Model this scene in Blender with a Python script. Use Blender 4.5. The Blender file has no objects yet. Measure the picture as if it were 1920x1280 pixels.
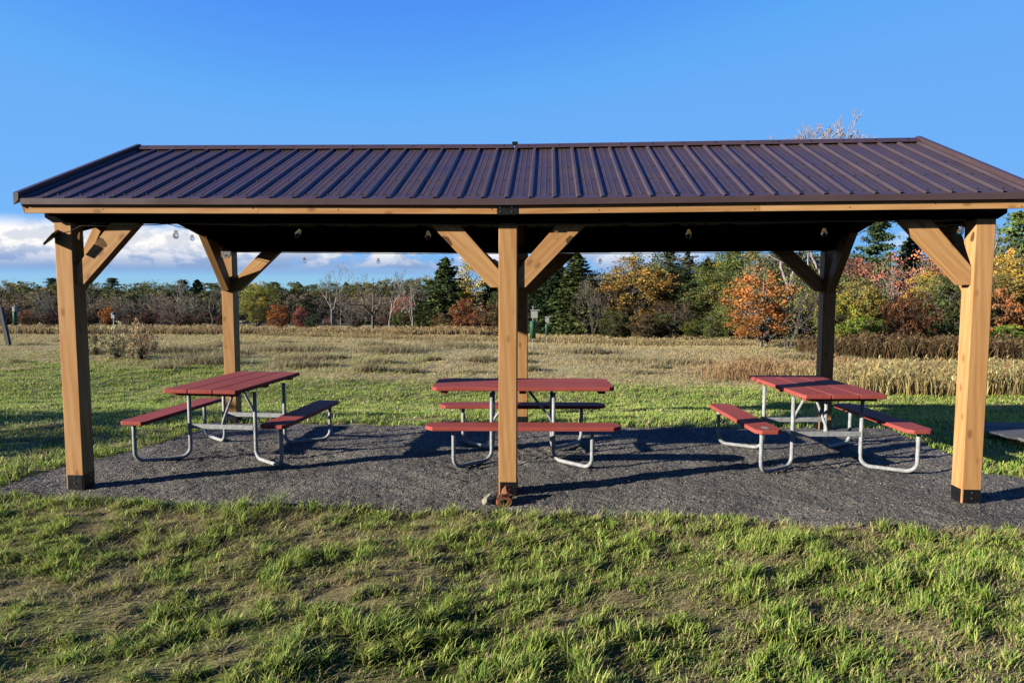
import bpy, math, random
import numpy as np
from mathutils import Matrix, Vector, Euler
sc = bpy.context.scene
COL = sc.collection
RS = np.random.RandomState(7)
random.seed(7)
R = math.radians

# ------------------------------------------------------------------ camera
F_PX, PITCH, ROLL, YAW = 1276.3, .0784, .0012, -.0528
CAM = (.3271, -5.531, 1.7292)
cd = bpy.data.cameras.new("camera"); cam = bpy.data.objects.new("camera", cd); COL.objects.link(cam)
cd.sensor_width = 36; cd.lens = 36 * F_PX / 1920; cd.clip_end = 5000; cd.clip_start = .05
Fv = Vector((math.sin(YAW) * math.cos(PITCH), math.cos(YAW) * math.cos(PITCH), -math.sin(PITCH)))
Rv = Vector((math.cos(YAW), -math.sin(YAW), 0)); Uv = Rv.cross(Fv)
R2 = Rv * math.cos(ROLL) + Uv * math.sin(ROLL); U2 = Uv * math.cos(ROLL) - Rv * math.sin(ROLL)
M = Matrix((R2, U2, -Fv)).transposed().to_4x4(); M.translation = CAM
cam.matrix_world = M
sc.camera = cam

# ------------------------------------------------------------------ helpers
def tag(o, label=None, cat=None, group=None, kind=None):
    if label: o['label'] = label
    if cat: o['category'] = cat
    if group: o['group'] = group
    if kind: o['kind'] = kind
    return o

def thing(name, label, cat, loc=(0, 0, 0), rz=0, group=None):
    o = bpy.data.objects.new(name, None); COL.objects.link(o)
    o.location = loc; o.rotation_euler = (0, 0, rz); o.empty_display_size = .2
    return tag(o, label, cat, group)

def part(name, V, Fc, mat, parent=None, M=None, smooth=False, bevel=0, loc=None):
    """V in the parent's space; M = local frame the mesh is stored in"""
    if M is None: M = Matrix.Translation(loc) if loc is not None else Matrix.Identity(4)
    Mi = M.inverted()
    me = bpy.data.meshes.new(name)
    me.from_pydata([tuple(Mi @ Vector(v)) for v in V], [], Fc)
    mats = mat if isinstance(mat, (list, tuple)) else [mat]
    for m in mats: me.materials.append(m)
    if smooth: me.polygons.foreach_set('use_smooth', [True] * len(me.polygons))
    o = bpy.data.objects.new(name, me); COL.objects.link(o)
    if parent is not None:
        o.parent = parent
        if parent.type == 'MESH': o.matrix_parent_inverse = parent.matrix_basis.inverted()
    o.matrix_basis = M
    if bevel:
        b = o.modifiers.new('bevel', 'BEVEL'); b.width = bevel; b.segments = 2; b.limit_method = 'ANGLE'
    return o

def frame(p0, p1, up=(0, 0, 1)):
    """matrix at p0 whose Z runs to p1"""
    z = (Vector(p1) - Vector(p0)).normalized(); u = Vector(up)
    if abs(z.dot(u)) > .98: u = Vector((0, 1, 0))
    x = u.cross(z).normalized(); y = z.cross(x)
    m = Matrix((x, y, z)).transposed().to_4x4(); m.translation = Vector(p0)
    return m

class MB:
    def __init__(s): s.V = []; s.F = []; s.mi = []
    def add(s, V, F, mi=0):
        n = len(s.V); s.V += [tuple(v) for v in V]; s.F += [tuple(n + i for i in f) for f in F]; s.mi += [mi] * len(F); return s
    def box(s, x0, x1, y0, y1, z0, z1, mi=0):
        V = [(x, y, z) for z in (z0, z1) for y in (y0, y1) for x in (x0, x1)]
        return s.add(V, [(0, 2, 3, 1), (4, 5, 7, 6), (0, 1, 5, 4), (2, 6, 7, 3), (0, 4, 6, 2), (1, 3, 7, 5)], mi)
    def prism(s, pts, axis, a, b, mi=0):
        n = len(pts)
        def P(p, t): return {'y': (p[0], t, p[1]), 'x': (t, p[0], p[1]), 'z': (p[0], p[1], t)}[axis]
        V = [P(p, a) for p in pts] + [P(p, b) for p in pts]
        F = [tuple(range(n)), tuple(range(2 * n - 1, n - 1, -1))] + [(i, i + n, (i + 1) % n + n, (i + 1) % n) for i in range(n)]
        return s.add(V, F, mi)
    def bar(s, p0, p1, w, h, up=(0, 0, 1), mi=0):
        m = frame(p0, p1, up); L = (Vector(p1) - Vector(p0)).length
        V = [m @ Vector((x, y, z)) for z in (0, L) for y in (-h / 2, h / 2) for x in (-w / 2, w / 2)]
        return s.add(V, [(0, 2, 3, 1), (4, 5, 7, 6), (0, 1, 5, 4), (2, 6, 7, 3), (0, 4, 6, 2), (1, 3, 7, 5)], mi)
    def tube(s, pts, r, n=10, mi=0, cap=True):
        pts = [Vector(p) for p in pts]; rr = r if isinstance(r, (list, tuple)) else [r] * len(pts)
        V = []; F = []; prev = None
        for i, p in enumerate(pts):
            t = (pts[min(i + 1, len(pts) - 1)] - pts[max(i - 1, 0)]).normalized()
            if prev is None:
                a = Vector((0, 0, 1)) if abs(t.z) < .9 else Vector((1, 0, 0)); x = a.cross(t).normalized()
            else: x = (prev - t * prev.dot(t)).normalized()
            prev = x; y = t.cross(x)
            for k in range(n):
                an = 2 * math.pi * k / n; V.append(p + (x * math.cos(an) + y * math.sin(an)) * rr[i])
        for i in range(len(pts) - 1):
            for k in range(n):
                F.append((i * n + k, i * n + (k + 1) % n, (i + 1) * n + (k + 1) % n, (i + 1) * n + k))
        if cap: F.append(tuple(range(n - 1, -1, -1))); F.append(tuple(range((len(pts) - 1) * n, len(pts) * n)))
        return s.add(V, F, mi)
    def lathe(s, prof, c=(0, 0, 0), n=20, mi=0):
        return s.tube([(c[0], c[1], c[2] + z + i * 1e-6) for i, (r, z) in enumerate(prof)], [max(r, 1e-4) for r, z in prof], n, mi)
    def build(s, name, mat, parent=None, M=None, **k):
        o = part(name, s.V, s.F, mat, parent, M, **k)
        if any(s.mi): o.data.polygons.foreach_set('material_index', s.mi)
        return o

def np_mesh(name, V, quads=None, tris=None, col=None, mat=None, parent=None, smooth=False):
    me = bpy.data.meshes.new(name); V = np.asarray(V, np.float32)
    me.vertices.add(len(V)); me.vertices.foreach_set('co', V.ravel())
    loops = []; tot = []
    if quads is not None and len(quads): loops.append(np.asarray(quads).ravel()); tot.append(np.full(len(quads), 4))
    if tris is not None and len(tris): loops.append(np.asarray(tris).ravel()); tot.append(np.full(len(tris), 3))
    loops = np.concatenate(loops).astype(np.int32); tot = np.concatenate(tot).astype(np.int32)
    start = np.concatenate([[0], np.cumsum(tot)[:-1]]).astype(np.int32)
    me.loops.add(len(loops)); me.loops.foreach_set('vertex_index', loops)
    me.polygons.add(len(tot)); me.polygons.foreach_set('loop_start', start); me.polygons.foreach_set('loop_total', tot)
    if smooth: me.polygons.foreach_set('use_smooth', np.ones(len(tot), bool))
    me.update(calc_edges=True)
    if col is not None:
        a = me.attributes.new('col', 'FLOAT_COLOR', 'POINT')
        c = np.ones((len(V), 4), np.float32); c[:, :3] = col; a.data.foreach_set('color', c.ravel())
    if mat: me.materials.append(mat)
    o = bpy.data.objects.new(name, me); COL.objects.link(o)
    if parent is not None: o.parent = parent
    return o

_perm = RS.rand(256, 256)
def vnoise(x, y):
    xi = np.floor(x).astype(int); yi = np.floor(y).astype(int); fx = x - xi; fy = y - yi
    fx = fx * fx * (3 - 2 * fx); fy = fy * fy * (3 - 2 * fy)
    g = lambda i, j: _perm[i & 255, j & 255]
    return (g(xi, yi) * (1 - fx) + g(xi + 1, yi) * fx) * (1 - fy) + (g(xi, yi + 1) * (1 - fx) + g(xi + 1, yi + 1) * fx) * fy
def fbm(x, y, o=4):
    s = 0; a = .5; t = 0
    for k in range(o):
        s = s + a * vnoise(x * 2 ** k + 17.3 * k, y * 2 ** k + 5.7 * k); t += a; a *= .5
    return s / t
def sstep(a, b, x):
    t = np.clip((x - a) / (b - a), 0, 1); return t * t * (3 - 2 * t)

# ------------------------------------------------------------------ materials
def newmat(name):
    m = bpy.data.materials.new(name); m.use_nodes = True; nt = m.node_tree
    for n in list(nt.nodes): nt.nodes.remove(n)
    out = nt.nodes.new('ShaderNodeOutputMaterial')
    return m, nt, out
def N(nt, t, **k):
    n = nt.nodes.new(t)
    for a, v in k.items():
        if a.startswith('i_'):
            kk = a[2:]; n.inputs[int(kk) if kk.isdigit() else kk.replace('_', ' ')].default_value = v
        else: setattr(n, a, v)
    return n
def ramp(nt, stops):
    n = nt.nodes.new('ShaderNodeValToRGB'); e = n.color_ramp.elements
    while len(e) < len(stops): e.new(.5)
    for i, (p, c) in enumerate(stops): e[i].position = p; e[i].color = (c[0], c[1], c[2], 1)
    return n
def mixc(nt, fac, a, b, mode='MIX'):
    n = nt.nodes.new('ShaderNodeMix'); n.data_type = 'RGBA'; n.blend_type = mode
    for s, v in ((0, fac), (6, a), (7, b)):
        if hasattr(v, 'is_linked') or isinstance(v, bpy.types.NodeSocket): nt.links.new(v, n.inputs[s])
        else: n.inputs[s].default_value = v if s == 0 else (v[0], v[1], v[2], 1)
    return n.outputs[2]
def mth(nt, op, a, b=None, c=None):
    n = nt.nodes.new('ShaderNodeMath'); n.operation = op
    for i, v in enumerate((a, b, c)):
        if v is None: continue
        if isinstance(v, bpy.types.NodeSocket): nt.links.new(v, n.inputs[i])
        else: n.inputs[i].default_value = v
    return n.outputs[0]

def wood_mat(name, c_lo, c_hi, knots=True, rough=.6, dark=(.26, .10, .035), spec=.3):
    m, nt, out = newmat(name); L = nt.links.new
    tc = N(nt, 'ShaderNodeTexCoord'); oi = N(nt, 'ShaderNodeObjectInfo')
    add = N(nt, 'ShaderNodeVectorMath', operation='ADD'); L(tc.outputs['Object'], add.inputs[0])
    sc_ = N(nt, 'ShaderNodeVectorMath', operation='SCALE'); L(oi.outputs['Random'], sc_.inputs['Scale'])
    sc_.inputs[0].default_value = (13, 7, 31); L(sc_.outputs[0], add.inputs[1])
    mp = N(nt, 'ShaderNodeMapping'); mp.inputs['Scale'].default_value = (1, 1, .07); L(add.outputs[0], mp.inputs[0])
    # knots: stretched cells that push the grain sideways
    kn = N(nt, 'ShaderNodeMapping'); kn.inputs['Scale'].default_value = (8, 8, 4.); L(add.outputs[0], kn.inputs[0])
    vo = N(nt, 'ShaderNodeTexVoronoi', i_Scale=1.0, i_Randomness=1.0); L(kn.outputs[0], vo.inputs['Vector'])
    kr = N(nt, 'ShaderNodeMapRange', i_1=.08, i_2=.20, i_3=1., i_4=0.); L(vo.outputs['Distance'], kr.inputs[0])
    n1 = N(nt, 'ShaderNodeTexNoise', i_Scale=46., i_Detail=5., i_Roughness=.6, i_Distortion=.6); L(mp.outputs[0], n1.inputs['Vector'])
    n2 = N(nt, 'ShaderNodeTexNoise', i_Scale=5., i_Detail=2.); L(mp.outputs[0], n2.inputs['Vector'])
    wv = N(nt, 'ShaderNodeTexWave', i_Scale=9., i_Distortion=7., i_Detail=2.); wv.inputs['Detail Scale'].default_value = 1.2
    wv.bands_direction = 'DIAGONAL'; L(mp.outputs[0], wv.inputs['Vector'])
    f = mth(nt, 'ADD', mth(nt, 'MULTIPLY', n1.outputs[0], .45), mth(nt, 'ADD', mth(nt, 'MULTIPLY', wv.outputs['Fac'], .14), mth(nt, 'MULTIPLY', n2.outputs[0], .35)))
    rp = ramp(nt, [(.33, c_lo), (.66, c_hi)]); L(f, rp.inputs[0])
    c = rp.outputs[0]
    var = N(nt, 'ShaderNodeMapRange', i_1=0., i_2=1., i_3=.86, i_4=1.1); L(oi.outputs['Random'], var.inputs[0])
    hs = N(nt, 'ShaderNodeHueSaturation'); L(c, hs.inputs['Color']); L(var.outputs[0], hs.inputs['Value']); c = hs.outputs[0]
    if knots: c = mixc(nt, mth(nt, 'MULTIPLY', kr.outputs[0], .6), c, dark)
    b = N(nt, 'ShaderNodeBsdfPrincipled', i_Roughness=rough); L(c, b.inputs['Base Color'])
    b.inputs['Specular IOR Level'].default_value = spec
    bp = N(nt, 'ShaderNodeBump', i_Strength=.25, i_Distance=.002); L(n1.outputs[0], bp.inputs['Height']); L(bp.outputs[0], b.inputs['Normal'])
    L(b.outputs[0], out.inputs[0]); return m

def simple(name, c, rough=.5, metal=0., var=.15, scale=20., bump=.1, spec=.5, c2=None, dist=.003):
    m, nt, out = newmat(name); L = nt.links.new
    tc = N(nt, 'ShaderNodeTexCoord'); n1 = N(nt, 'ShaderNodeTexNoise', i_Scale=scale, i_Detail=6., i_Roughness=.6); L(tc.outputs['Object'], n1.inputs['Vector'])
    c2 = c2 or tuple(v * (1 - var) for v in c)
    rp = ramp(nt, [(.35, c2), (.65, c)]); L(n1.outputs[0], rp.inputs[0])
    b = N(nt, 'ShaderNodeBsdfPrincipled', i_Roughness=rough, i_Metallic=metal); L(rp.outputs[0], b.inputs['Base Color'])
    b.inputs['Specular IOR Level'].default_value = spec
    r2 = N(nt, 'ShaderNodeMapRange', i_1=.3, i_2=.7, i_3=rough * .8, i_4=min(1, rough * 1.25)); L(n1.outputs[0], r2.inputs[0]); L(r2.outputs[0], b.inputs['Roughness'])
    bp = N(nt, 'ShaderNodeBump', i_Strength=bump, i_Distance=dist); L(n1.outputs[0], bp.inputs['Height']); L(bp.outputs[0], b.inputs['Normal'])
    L(b.outputs[0], out.inputs[0]); return m

def leaf_mat(name, use_obj=False, trans=.3, gloss=.0, rough=.55):
    m, nt, out = newmat(name); L = nt.links.new
    at = N(nt, 'ShaderNodeAttribute'); at.attribute_name = 'col'
    c = at.outputs['Color']
    if use_obj:
        oi = N(nt, 'ShaderNodeObjectInfo'); c = mixc(nt, 1., c, oi.outputs['Color'], 'MULTIPLY'); c = mixc(nt, 1., c, (2.6, 2.55, 2.3), 'MULTIPLY')
    d = N(nt, 'ShaderNodeBsdfPrincipled', i_Roughness=rough); L(c, d.inputs['Base Color']); d.inputs['Specular IOR Level'].default_value = gloss
    t = N(nt, 'ShaderNodeBsdfTranslucent'); L(c, t.inputs['Color'])
    mx = N(nt, 'ShaderNodeMixShader', i_0=trans); L(d.outputs[0], mx.inputs[1]); L(t.outputs[0], mx.inputs[2]); L(mx.outputs[0], out.inputs[0])
    return m

M_WOOD = wood_mat('cedar_stain', (.74, .35, .125), (.98, .56, .24))
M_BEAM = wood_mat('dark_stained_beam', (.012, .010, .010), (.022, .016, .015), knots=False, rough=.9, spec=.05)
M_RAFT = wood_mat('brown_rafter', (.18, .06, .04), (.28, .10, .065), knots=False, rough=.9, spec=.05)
M_ROOF = simple('brown_painted_metal', (.150, .104, .106), rough=.40, var=.2, scale=2.5, bump=.02, spec=.7)
M_TRIM = simple('brown_trim_metal', (.16, .10, .105), rough=.36, var=.15, scale=3, bump=.03, spec=.65)
M_RSCREW = simple('roof_screw_metal', (.16, .13, .13), rough=.3, metal=.5, scale=80)
M_SCREW = simple('screw_steel', (.35, .33, .34), rough=.35, metal=.8, scale=80)
M_BLACK = simple('black_steel', (.018, .018, .021), rough=.45, var=.4, scale=30, bump=.2)
M_GREYPL = simple('grey_steel_plate', (.30, .30, .32), rough=.5, metal=.3, scale=40)
M_RED = wood_mat('red_painted_wood', (.50, .095, .075), (.68, .135, .105), knots=False, rough=.65, spec=.12)
nt = M_RED.node_tree; L = nt.links.new
b = [n for n in nt.nodes if n.type == 'BSDF_PRINCIPLED'][0]; src = b.inputs['Base Color'].links[0].from_socket
tc = N(nt, 'ShaderNodeTexCoord'); n1 = N(nt, 'ShaderNodeTexNoise', i_Scale=7., i_Detail=9., i_Roughness=.72); L(tc.outputs['Object'], n1.inputs['Vector'])
mp = N(nt, 'ShaderNodeMapping'); mp.inputs['Scale'].default_value = (60, 60, 4); L(tc.outputs['Object'], mp.inputs[0])
n2 = N(nt, 'ShaderNodeTexNoise', i_Scale=1., i_Detail=6., i_Roughness=.7); L(mp.outputs[0], n2.inputs['Vector'])
w1 = ramp(nt, [(.35, (0, 0, 0)), (.65, (1, 1, 1))]); L(n1.outputs[0], w1.inputs[0])
c = mixc(nt, mth(nt, 'MULTIPLY', w1.outputs[0], .35), src, (.72, .24, .20))
w2 = ramp(nt, [(.60, (0, 0, 0)), (.72, (1, 1, 1))]); L(n2.outputs[0], w2.inputs[0])
c = mixc(nt, mth(nt, 'MULTIPLY', w2.outputs[0], .55), c, (.22, .05, .045))
L(c, b.inputs['Base Color'])
M_GALV = simple('galvanised_steel', (.72, .72, .71), rough=.5, metal=.0, var=.35, scale=25, bump=.15)
M_GLASSB, nt, out = newmat('bulb_glass')
g = N(nt, 'ShaderNodeBsdfGlass', i_Roughness=.02, i_IOR=1.35); g.inputs['Color'].default_value = (.97, .93, .86, 1)
tr = N(nt, 'ShaderNodeBsdfTransparent'); mx = N(nt, 'ShaderNodeMixShader', i_0=.5)
nt.links.new(g.outputs[0], mx.inputs[1]); nt.links.new(tr.outputs[0], mx.inputs[2]); nt.links.new(mx.outputs[0], out.inputs[0])
M_PLAS = simple('black_plastic', (.012, .012, .014), rough=.4, scale=60)
M_SOLAR = simple('solar_cell_glass', (.01, .015, .04), rough=.15, scale=10, bump=0)
M_GREENP = simple('green_plastic_tube', (.055, .17, .085), rough=.5, var=.25, scale=6)
M_WHITEP = simple('white_painted_box', (.68, .67, .62), rough=.6, var=.2, scale=12)
M_GREYWOOD = wood_mat('weathered_grey_wood', (.15, .145, .14), (.30, .29, .28), knots=True, rough=.85, dark=(.06, .055, .05))
M_STONE = simple('pale_stone', (.62, .54, .42), rough=.85, var=.35, scale=25, bump=.5)
M_BRICK = simple('orange_brick', (.46, .17, .085), rough=.9, var=.45, scale=22, bump=.8)
M_BARK = simple('grey_bark', (.34, .29, .24), rough=.9, var=.5, scale=9, bump=.6, dist=.02)
M_BARKD = simple('dark_bark', (.085, .065, .05), rough=.9, var=.5, scale=9, bump=.6, dist=.02)
M_BARKP = simple('pale_bark', (.62, .56, .48), rough=.9, var=.45, scale=9, bump=.5, dist=.02)
M_LEAF = leaf_mat('foliage', True, .28)
M_NEEDLE = leaf_mat('needles', True, .12)
M_GRASS = leaf_mat('grass_blades', False, .38, .3, .45)
M_DRY = leaf_mat('dry_grass', False, .38, .05, .7)
M_BARKPK = simple('pinkish_bark', (.80, .66, .66), rough=.9, var=.3, scale=9)
M_STRINGW = simple('twine', (.85, .8, .7), rough=.8)

# gravel
M_GRAVEL, nt, out = newmat('dark_gravel'); L = nt.links.new
tc = N(nt, 'ShaderNodeTexCoord')
v1 = N(nt, 'ShaderNodeTexVoronoi', i_Scale=95.); L(tc.outputs['Object'], v1.inputs['Vector'])
n1 = N(nt, 'ShaderNodeTexNoise', i_Scale=1.3, i_Detail=5., i_Roughness=.6); L(tc.outputs['Object'], n1.inputs['Vector'])
n2 = N(nt, 'ShaderNodeTexNoise', i_Scale=60., i_Detail=6., i_Roughness=.7); L(tc.outputs['Object'], n2.inputs['Vector'])
r1 = ramp(nt, [(.3, (.185, .170, .155)), (.66, (.38, .34, .29))]); L(n1.outputs[0], r1.inputs[0])
sv = N(nt, 'ShaderNodeSeparateColor'); L(v1.outputs['Color'], sv.inputs[0])
r2 = ramp(nt, [(0, (.45, .45, .46)), (.55, (.95, .95, .95)), (.9, (1.35, 1.33, 1.3)), (1, (2.6, 2.5, 2.4))]); L(sv.outputs[0], r2.inputs[0])
c = mixc(nt, 1., r1.outputs[0], r2.outputs[0], 'MULTIPLY')
b = N(nt, 'ShaderNodeBsdfPrincipled', i_Roughness=.85); b.inputs['Specular IOR Level'].default_value = .25; L(c, b.inputs['Base Color'])
bp = N(nt, 'ShaderNodeBump', i_Strength=.8, i_Distance=.006)
L(mth(nt, 'ADD', mth(nt, 'MULTIPLY', v1.outputs['Distance'], -1.), mth(nt, 'MULTIPLY', n2.outputs[0], .6)), bp.inputs['Height']); L(bp.outputs[0], b.inputs['Normal'])
L(b.outputs[0], out.inputs[0])
# soil / thatch under the grass
M_SOIL, nt, out = newmat('soil_and_thatch'); L = nt.links.new
at = N(nt, 'ShaderNodeAttribute'); at.attribute_name = 'col'; tc = N(nt, 'ShaderNodeTexCoord')
n2 = N(nt, 'ShaderNodeTexNoise', i_Scale=9., i_Detail=9., i_Roughness=.75); L(tc.outputs['Object'], n2.inputs['Vector'])
r2 = ramp(nt, [(.3, (.62, .62, .62)), (.7, (1.2, 1.2, 1.2))]); L(n2.outputs[0], r2.inputs[0])
c = mixc(nt, 1., at.outputs['Color'], r2.outputs[0], 'MULTIPLY')
b = N(nt, 'ShaderNodeBsdfPrincipled', i_Roughness=.95); b.inputs['Specular IOR Level'].default_value = .1; L(c, b.inputs['Base Color'])
bp = N(nt, 'ShaderNodeBump', i_Strength=.9, i_Distance=.05); L(n2.outputs[0], bp.inputs['Height']); L(bp.outputs[0], b.inputs['Normal'])
L(b.outputs[0], out.inputs[0])

# ------------------------------------------------------------------ terrain
GX0, GX1, GY0, GY1 = -4.46, 4.55, -.45, 2.93
def slope(y):
    y = np.asarray(y, float)
    dip = -.42 * sstep(2.6, 7.4, y)
    far = np.where(y < 8, 0, np.where(y < 110, -.04 * (y - 8) * sstep(8, 12, y), -4.08))
    return np.minimum(dip, far)
def inside_gravel(x, y):
    """signed: >0 inside the gravel pad"""
    w = .16 * (fbm(x * 1.7 + 3, y * 1.7 + 9) - .5) * 2 + .05 * (vnoise(x * 9, y * 9) - .5)
    fy = GY0 - .035 * (x + .3) + .05 * np.abs(x * .2)
    d = np.minimum(np.minimum(x - (GX0 + .56 * sstep(-.1, 2.6, y)), (GX1 - .0 * y) - x), np.minimum(y - fy, GY1 + .02 * x - y))
    # rounded back-left corner, open right side near the camera
    d = np.where((y < .9) & (x > 3.5), np.minimum(y - fy, 9), d)
    d = np.where((x > 4.4) & (y >= .0) & (y < 1.2), (5.6 - 1.1 * y) - x, d)
    return d + w
def ground_z(x, y):
    x = np.asarray(x, float); y = np.asarray(y, float)
    lump = (fbm(x * 1.3, y * 1.3, 3) - .5) * .07 + (fbm(x * .25, y * .25, 3) - .5) * .16 * sstep(3, 9, y)
    lump = lump + (fbm(x * 4.3 + 11, y * 4.3, 3) - .5) * .062
    g = sstep(-.1, .25, inside_gravel(x, y))
    return slope(y) + lump * (1 - g) - .035 * g
def straw_amt(x, y):
    edge = 9.7 + .0 * x + 1.4 * (fbm(x * .35, y * .35) - .5) - .12 * np.clip(x, 0, 8) + 3.2 * sstep(-4, -11, x)
    s = sstep(-.6, .8, y - edge)
    return np.clip(s, 0, 1)
def axis(a, b, step, far, g=1.13):
    c = list(np.arange(a, b + 1e-6, step)); s = step
    lo = [a]; hi = [b]
    while lo[-1] > -far: s *= g; lo.append(lo[-1] - s)
    s = step
    while hi[-1] < far: s *= g; hi.append(hi[-1] + s)
    return np.array(lo[:0:-1] + c + hi[1:])
xs = axis(-9, 9, .09, 900); ys = axis(-4.5, 12, .09, 1000)
GXX, GYY = np.meshgrid(xs, ys)
px_, py_ = GXX.ravel(), GYY.ravel(); pz_ = ground_z(px_, py_)
nx = len(xs); ny = len(ys)
ii = (np.arange(ny - 1)[:, None] * nx + np.arange(nx - 1)[None]).ravel()
st = straw_amt(px_, py_)[:, None]; nn = fbm(px_ * .8, py_ * .8)[:, None]; gg = sstep(12, 30, py_)[:, None]
dryf = np.clip((fbm(px_ * 3.1 + 4, py_ * 3.1 + 7, 4)[:, None] - .485) * 6, 0, 1) * .6
gcol = (1 - st) * (1 - dryf) * (np.array([.33, .36, .10]) * (.5 + nn)) + (1 - st) * dryf * np.array([.95, .72, .38]) * (.65 + .6 * nn) + st * np.minimum(np.array([1.0, .77, .38]) * (.72 + .5 * nn), .95)
np_mesh('ground', np.stack([px_, py_, pz_], 1), quads=np.stack([ii, ii + 1, ii + 1 + nx, ii + nx], 1), col=gcol, mat=M_SOIL, smooth=True)
tag(bpy.data.objects['ground'], 'grassy ground running from the lawn out to the far fields', None, None, 'structure')

# gravel pad: fine displaced sheet + loose stones
st_ = .0145
xs = np.arange(-5.2, 6.2, st_); ys = np.arange(-1.0, 3.4, st_)
A, B = np.meshgrid(xs, ys); nx = len(xs); ny = len(ys)
ax, ay = A.ravel(), B.ravel()
ax = ax + (RS.rand(len(ax)) - .5) * st_ * .7; ay = ay + (RS.rand(len(ay)) - .5) * st_ * .7
ins = inside_gravel(ax, ay)
az = .004 + (fbm(ax * 1.1 + 8, ay * 1.1) - .5) * .035 + (fbm(ax * 6, ay * 6, 3) - .5) * .02 + (RS.rand(len(ax)) - .5) * .0095 + (RS.rand(len(ax)) > .985) * .007 + (fbm(ax * 17, ay * 17, 2) - .5) * .006
az -= .05 * (1 - sstep(-.12, .06, ins))
# scuffed hollows under the benches
for hx, hy, hr in ((-2.1, 1.2, .35), (-3.0, 1.3, .4), (.6, 1.5, .5), (-.4, .9, .35), (2.4, 1.2, .4), (3.3, 1.2, .45), (.1, 1.4, .4)):
    q = np.exp(-((ax - hx) ** 2 + (ay - hy) ** 2) / hr ** 2); az = az - .018 * q + q * (vnoise(ax * 14, ay * 14) - .5) * .022
ii = (np.arange(ny - 1)[:, None] * nx + np.arange(nx - 1)[None]).ravel()
keep = ins[ii] > -.16; ii = ii[keep]
gv = np.stack([ax, ay, az], 1)
used = np.unique(np.concatenate([ii, ii + 1, ii + 1 + nx, ii + nx])); remap = np.zeros(len(gv), int); remap[used] = np.arange(len(used))
V0 = gv[used]; Q0 = remap[np.stack([ii, ii + 1, ii + 1 + nx, ii + nx], 1)]
ns = 9000; sx = RS.uniform(-4.6, 5.4, ns); sy = RS.uniform(-.7, 3.1, ns); k = inside_gravel(sx, sy) > -.05; sx, sy = sx[k], sy[k]; ns = len(sx)
sr = .004 + .008 * RS.rand(ns) ** 3
octa = np.array([[1, 0, 0], [0, 1, 0], [-1, 0, 0], [0, -1, 0], [0, 0, .8], [0, 0, -.5]], float)
sv_ = octa[None] * sr[:, None, None] * RS.uniform(.6, 1.3, (ns, 6, 1)); an = RS.rand(ns) * 6.28; ca, sa = np.cos(an)[:, None], np.sin(an)[:, None]
sv_ = np.stack([sv_[..., 0] * ca - sv_[..., 1] * sa, sv_[..., 0] * sa + sv_[..., 1] * ca, sv_[..., 2]], -1)
gz = .004 + (fbm(sx * 1.1 + 8, sy * 1.1) - .5) * .035 + (fbm(sx * 6, sy * 6, 3) - .5) * .02
sv_ += np.stack([sx, sy, gz], 1)[:, None]
tri = np.array([[0, 1, 4], [1, 2, 4], [2, 3, 4], [3, 0, 4], [1, 0, 5], [2, 1, 5], [3, 2, 5], [0, 3, 5]])
T0 = (tri[None] + (np.arange(ns) * 6)[:, None, None]).reshape(-1, 3) + len(V0)
gr = np_mesh('gravel_pad', np.concatenate([V0, sv_.reshape(-1, 3)]), quads=Q0, tris=T0, mat=M_GRAVEL)
tag(gr, 'dark crushed gravel pad under the pavilion', None, None, 'structure')

# ------------------------------------------------------------------ grass
def blades(x, y, z, h, w, lean, col, tipc=None):
    n = len(x); a = np.where(RS.rand(n) < .8, R(25 + 90) + RS.normal(0, .5, n) + np.pi * (RS.rand(n) < .5), RS.rand(n) * 6.283); b = a + 1.57 + RS.normal(0, .5, n)
    wd = np.stack([np.cos(a), np.sin(a), 0 * a], 1) * (w / 2)[:, None]
    ld = np.stack([np.cos(b), np.sin(b), 0 * b], 1) * (lean * h)[:, None]
    up = np.zeros((n, 3)); hh = h * np.sqrt(np.clip(1 - (lean * .8) ** 2, .15, 1)); up[:, 2] = hh
    p = np.stack([x, y, z], 1)
    mid = p + ld * .35 + up * .6; tip = p + ld + up * .98
    V = np.stack([p - wd, p + wd, mid - wd * .75, mid + wd * .75, tip], 1).reshape(-1, 3)
    o = (np.arange(n) * 5)[:, None]
    q = o + np.array([0, 1, 3, 2]); t = o + np.array([2, 3, 4])
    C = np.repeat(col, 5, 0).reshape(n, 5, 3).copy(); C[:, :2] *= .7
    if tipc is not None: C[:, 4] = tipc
    return V, q, t, C.reshape(-1, 3)
def join(L):
    V = []; q = []; t = []; C = []; o = 0
    for a, b, c, d in L:
        V.append(a); q.append(b + o); t.append(c + o); C.append(d); o += len(a)
    return np.concatenate(V), np.concatenate(q), np.concatenate(t), np.concatenate(C)
GREEN = np.array([.50, .72, .11]); YGREEN = np.array([.97, .97, .27]); DGREEN = np.array([.22, .42, .06]); STRAW = np.array([1.0, .84, .44]); TAN = np.array([.95, .68, .36])
def lawn_cols(x, y, n, dry_bias=0.):
    f = fbm(x * 3.1 + 4, y * 3.1 + 7, 4); f2 = fbm(x * .9 + 31, y * .9 + 3, 3); r = RS.rand(n)
    dry = np.clip((f - .50 + dry_bias) * 5 + (f2 - .5) * 3, 0, 1) * .62 + .15
    c = np.where((r < .50)[:, None], GREEN, np.where((r < .84)[:, None], YGREEN, DGREEN))
    d = RS.rand(n) < dry
    c = np.where(d[:, None], np.where((RS.rand(n) < .65)[:, None], STRAW, TAN), c)
    return c * RS.uniform(.7, 1.25, (n, 1)), dry, d
def scatter(n, x0, x1, y0, y1): return RS.uniform(x0, x1, n), RS.uniform(y0, y1, n)
LB = []
# near lawn, clumped
n = 450000; x, y = scatter(n, -6.2, 7.4, -3.8, 1.0)
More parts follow.
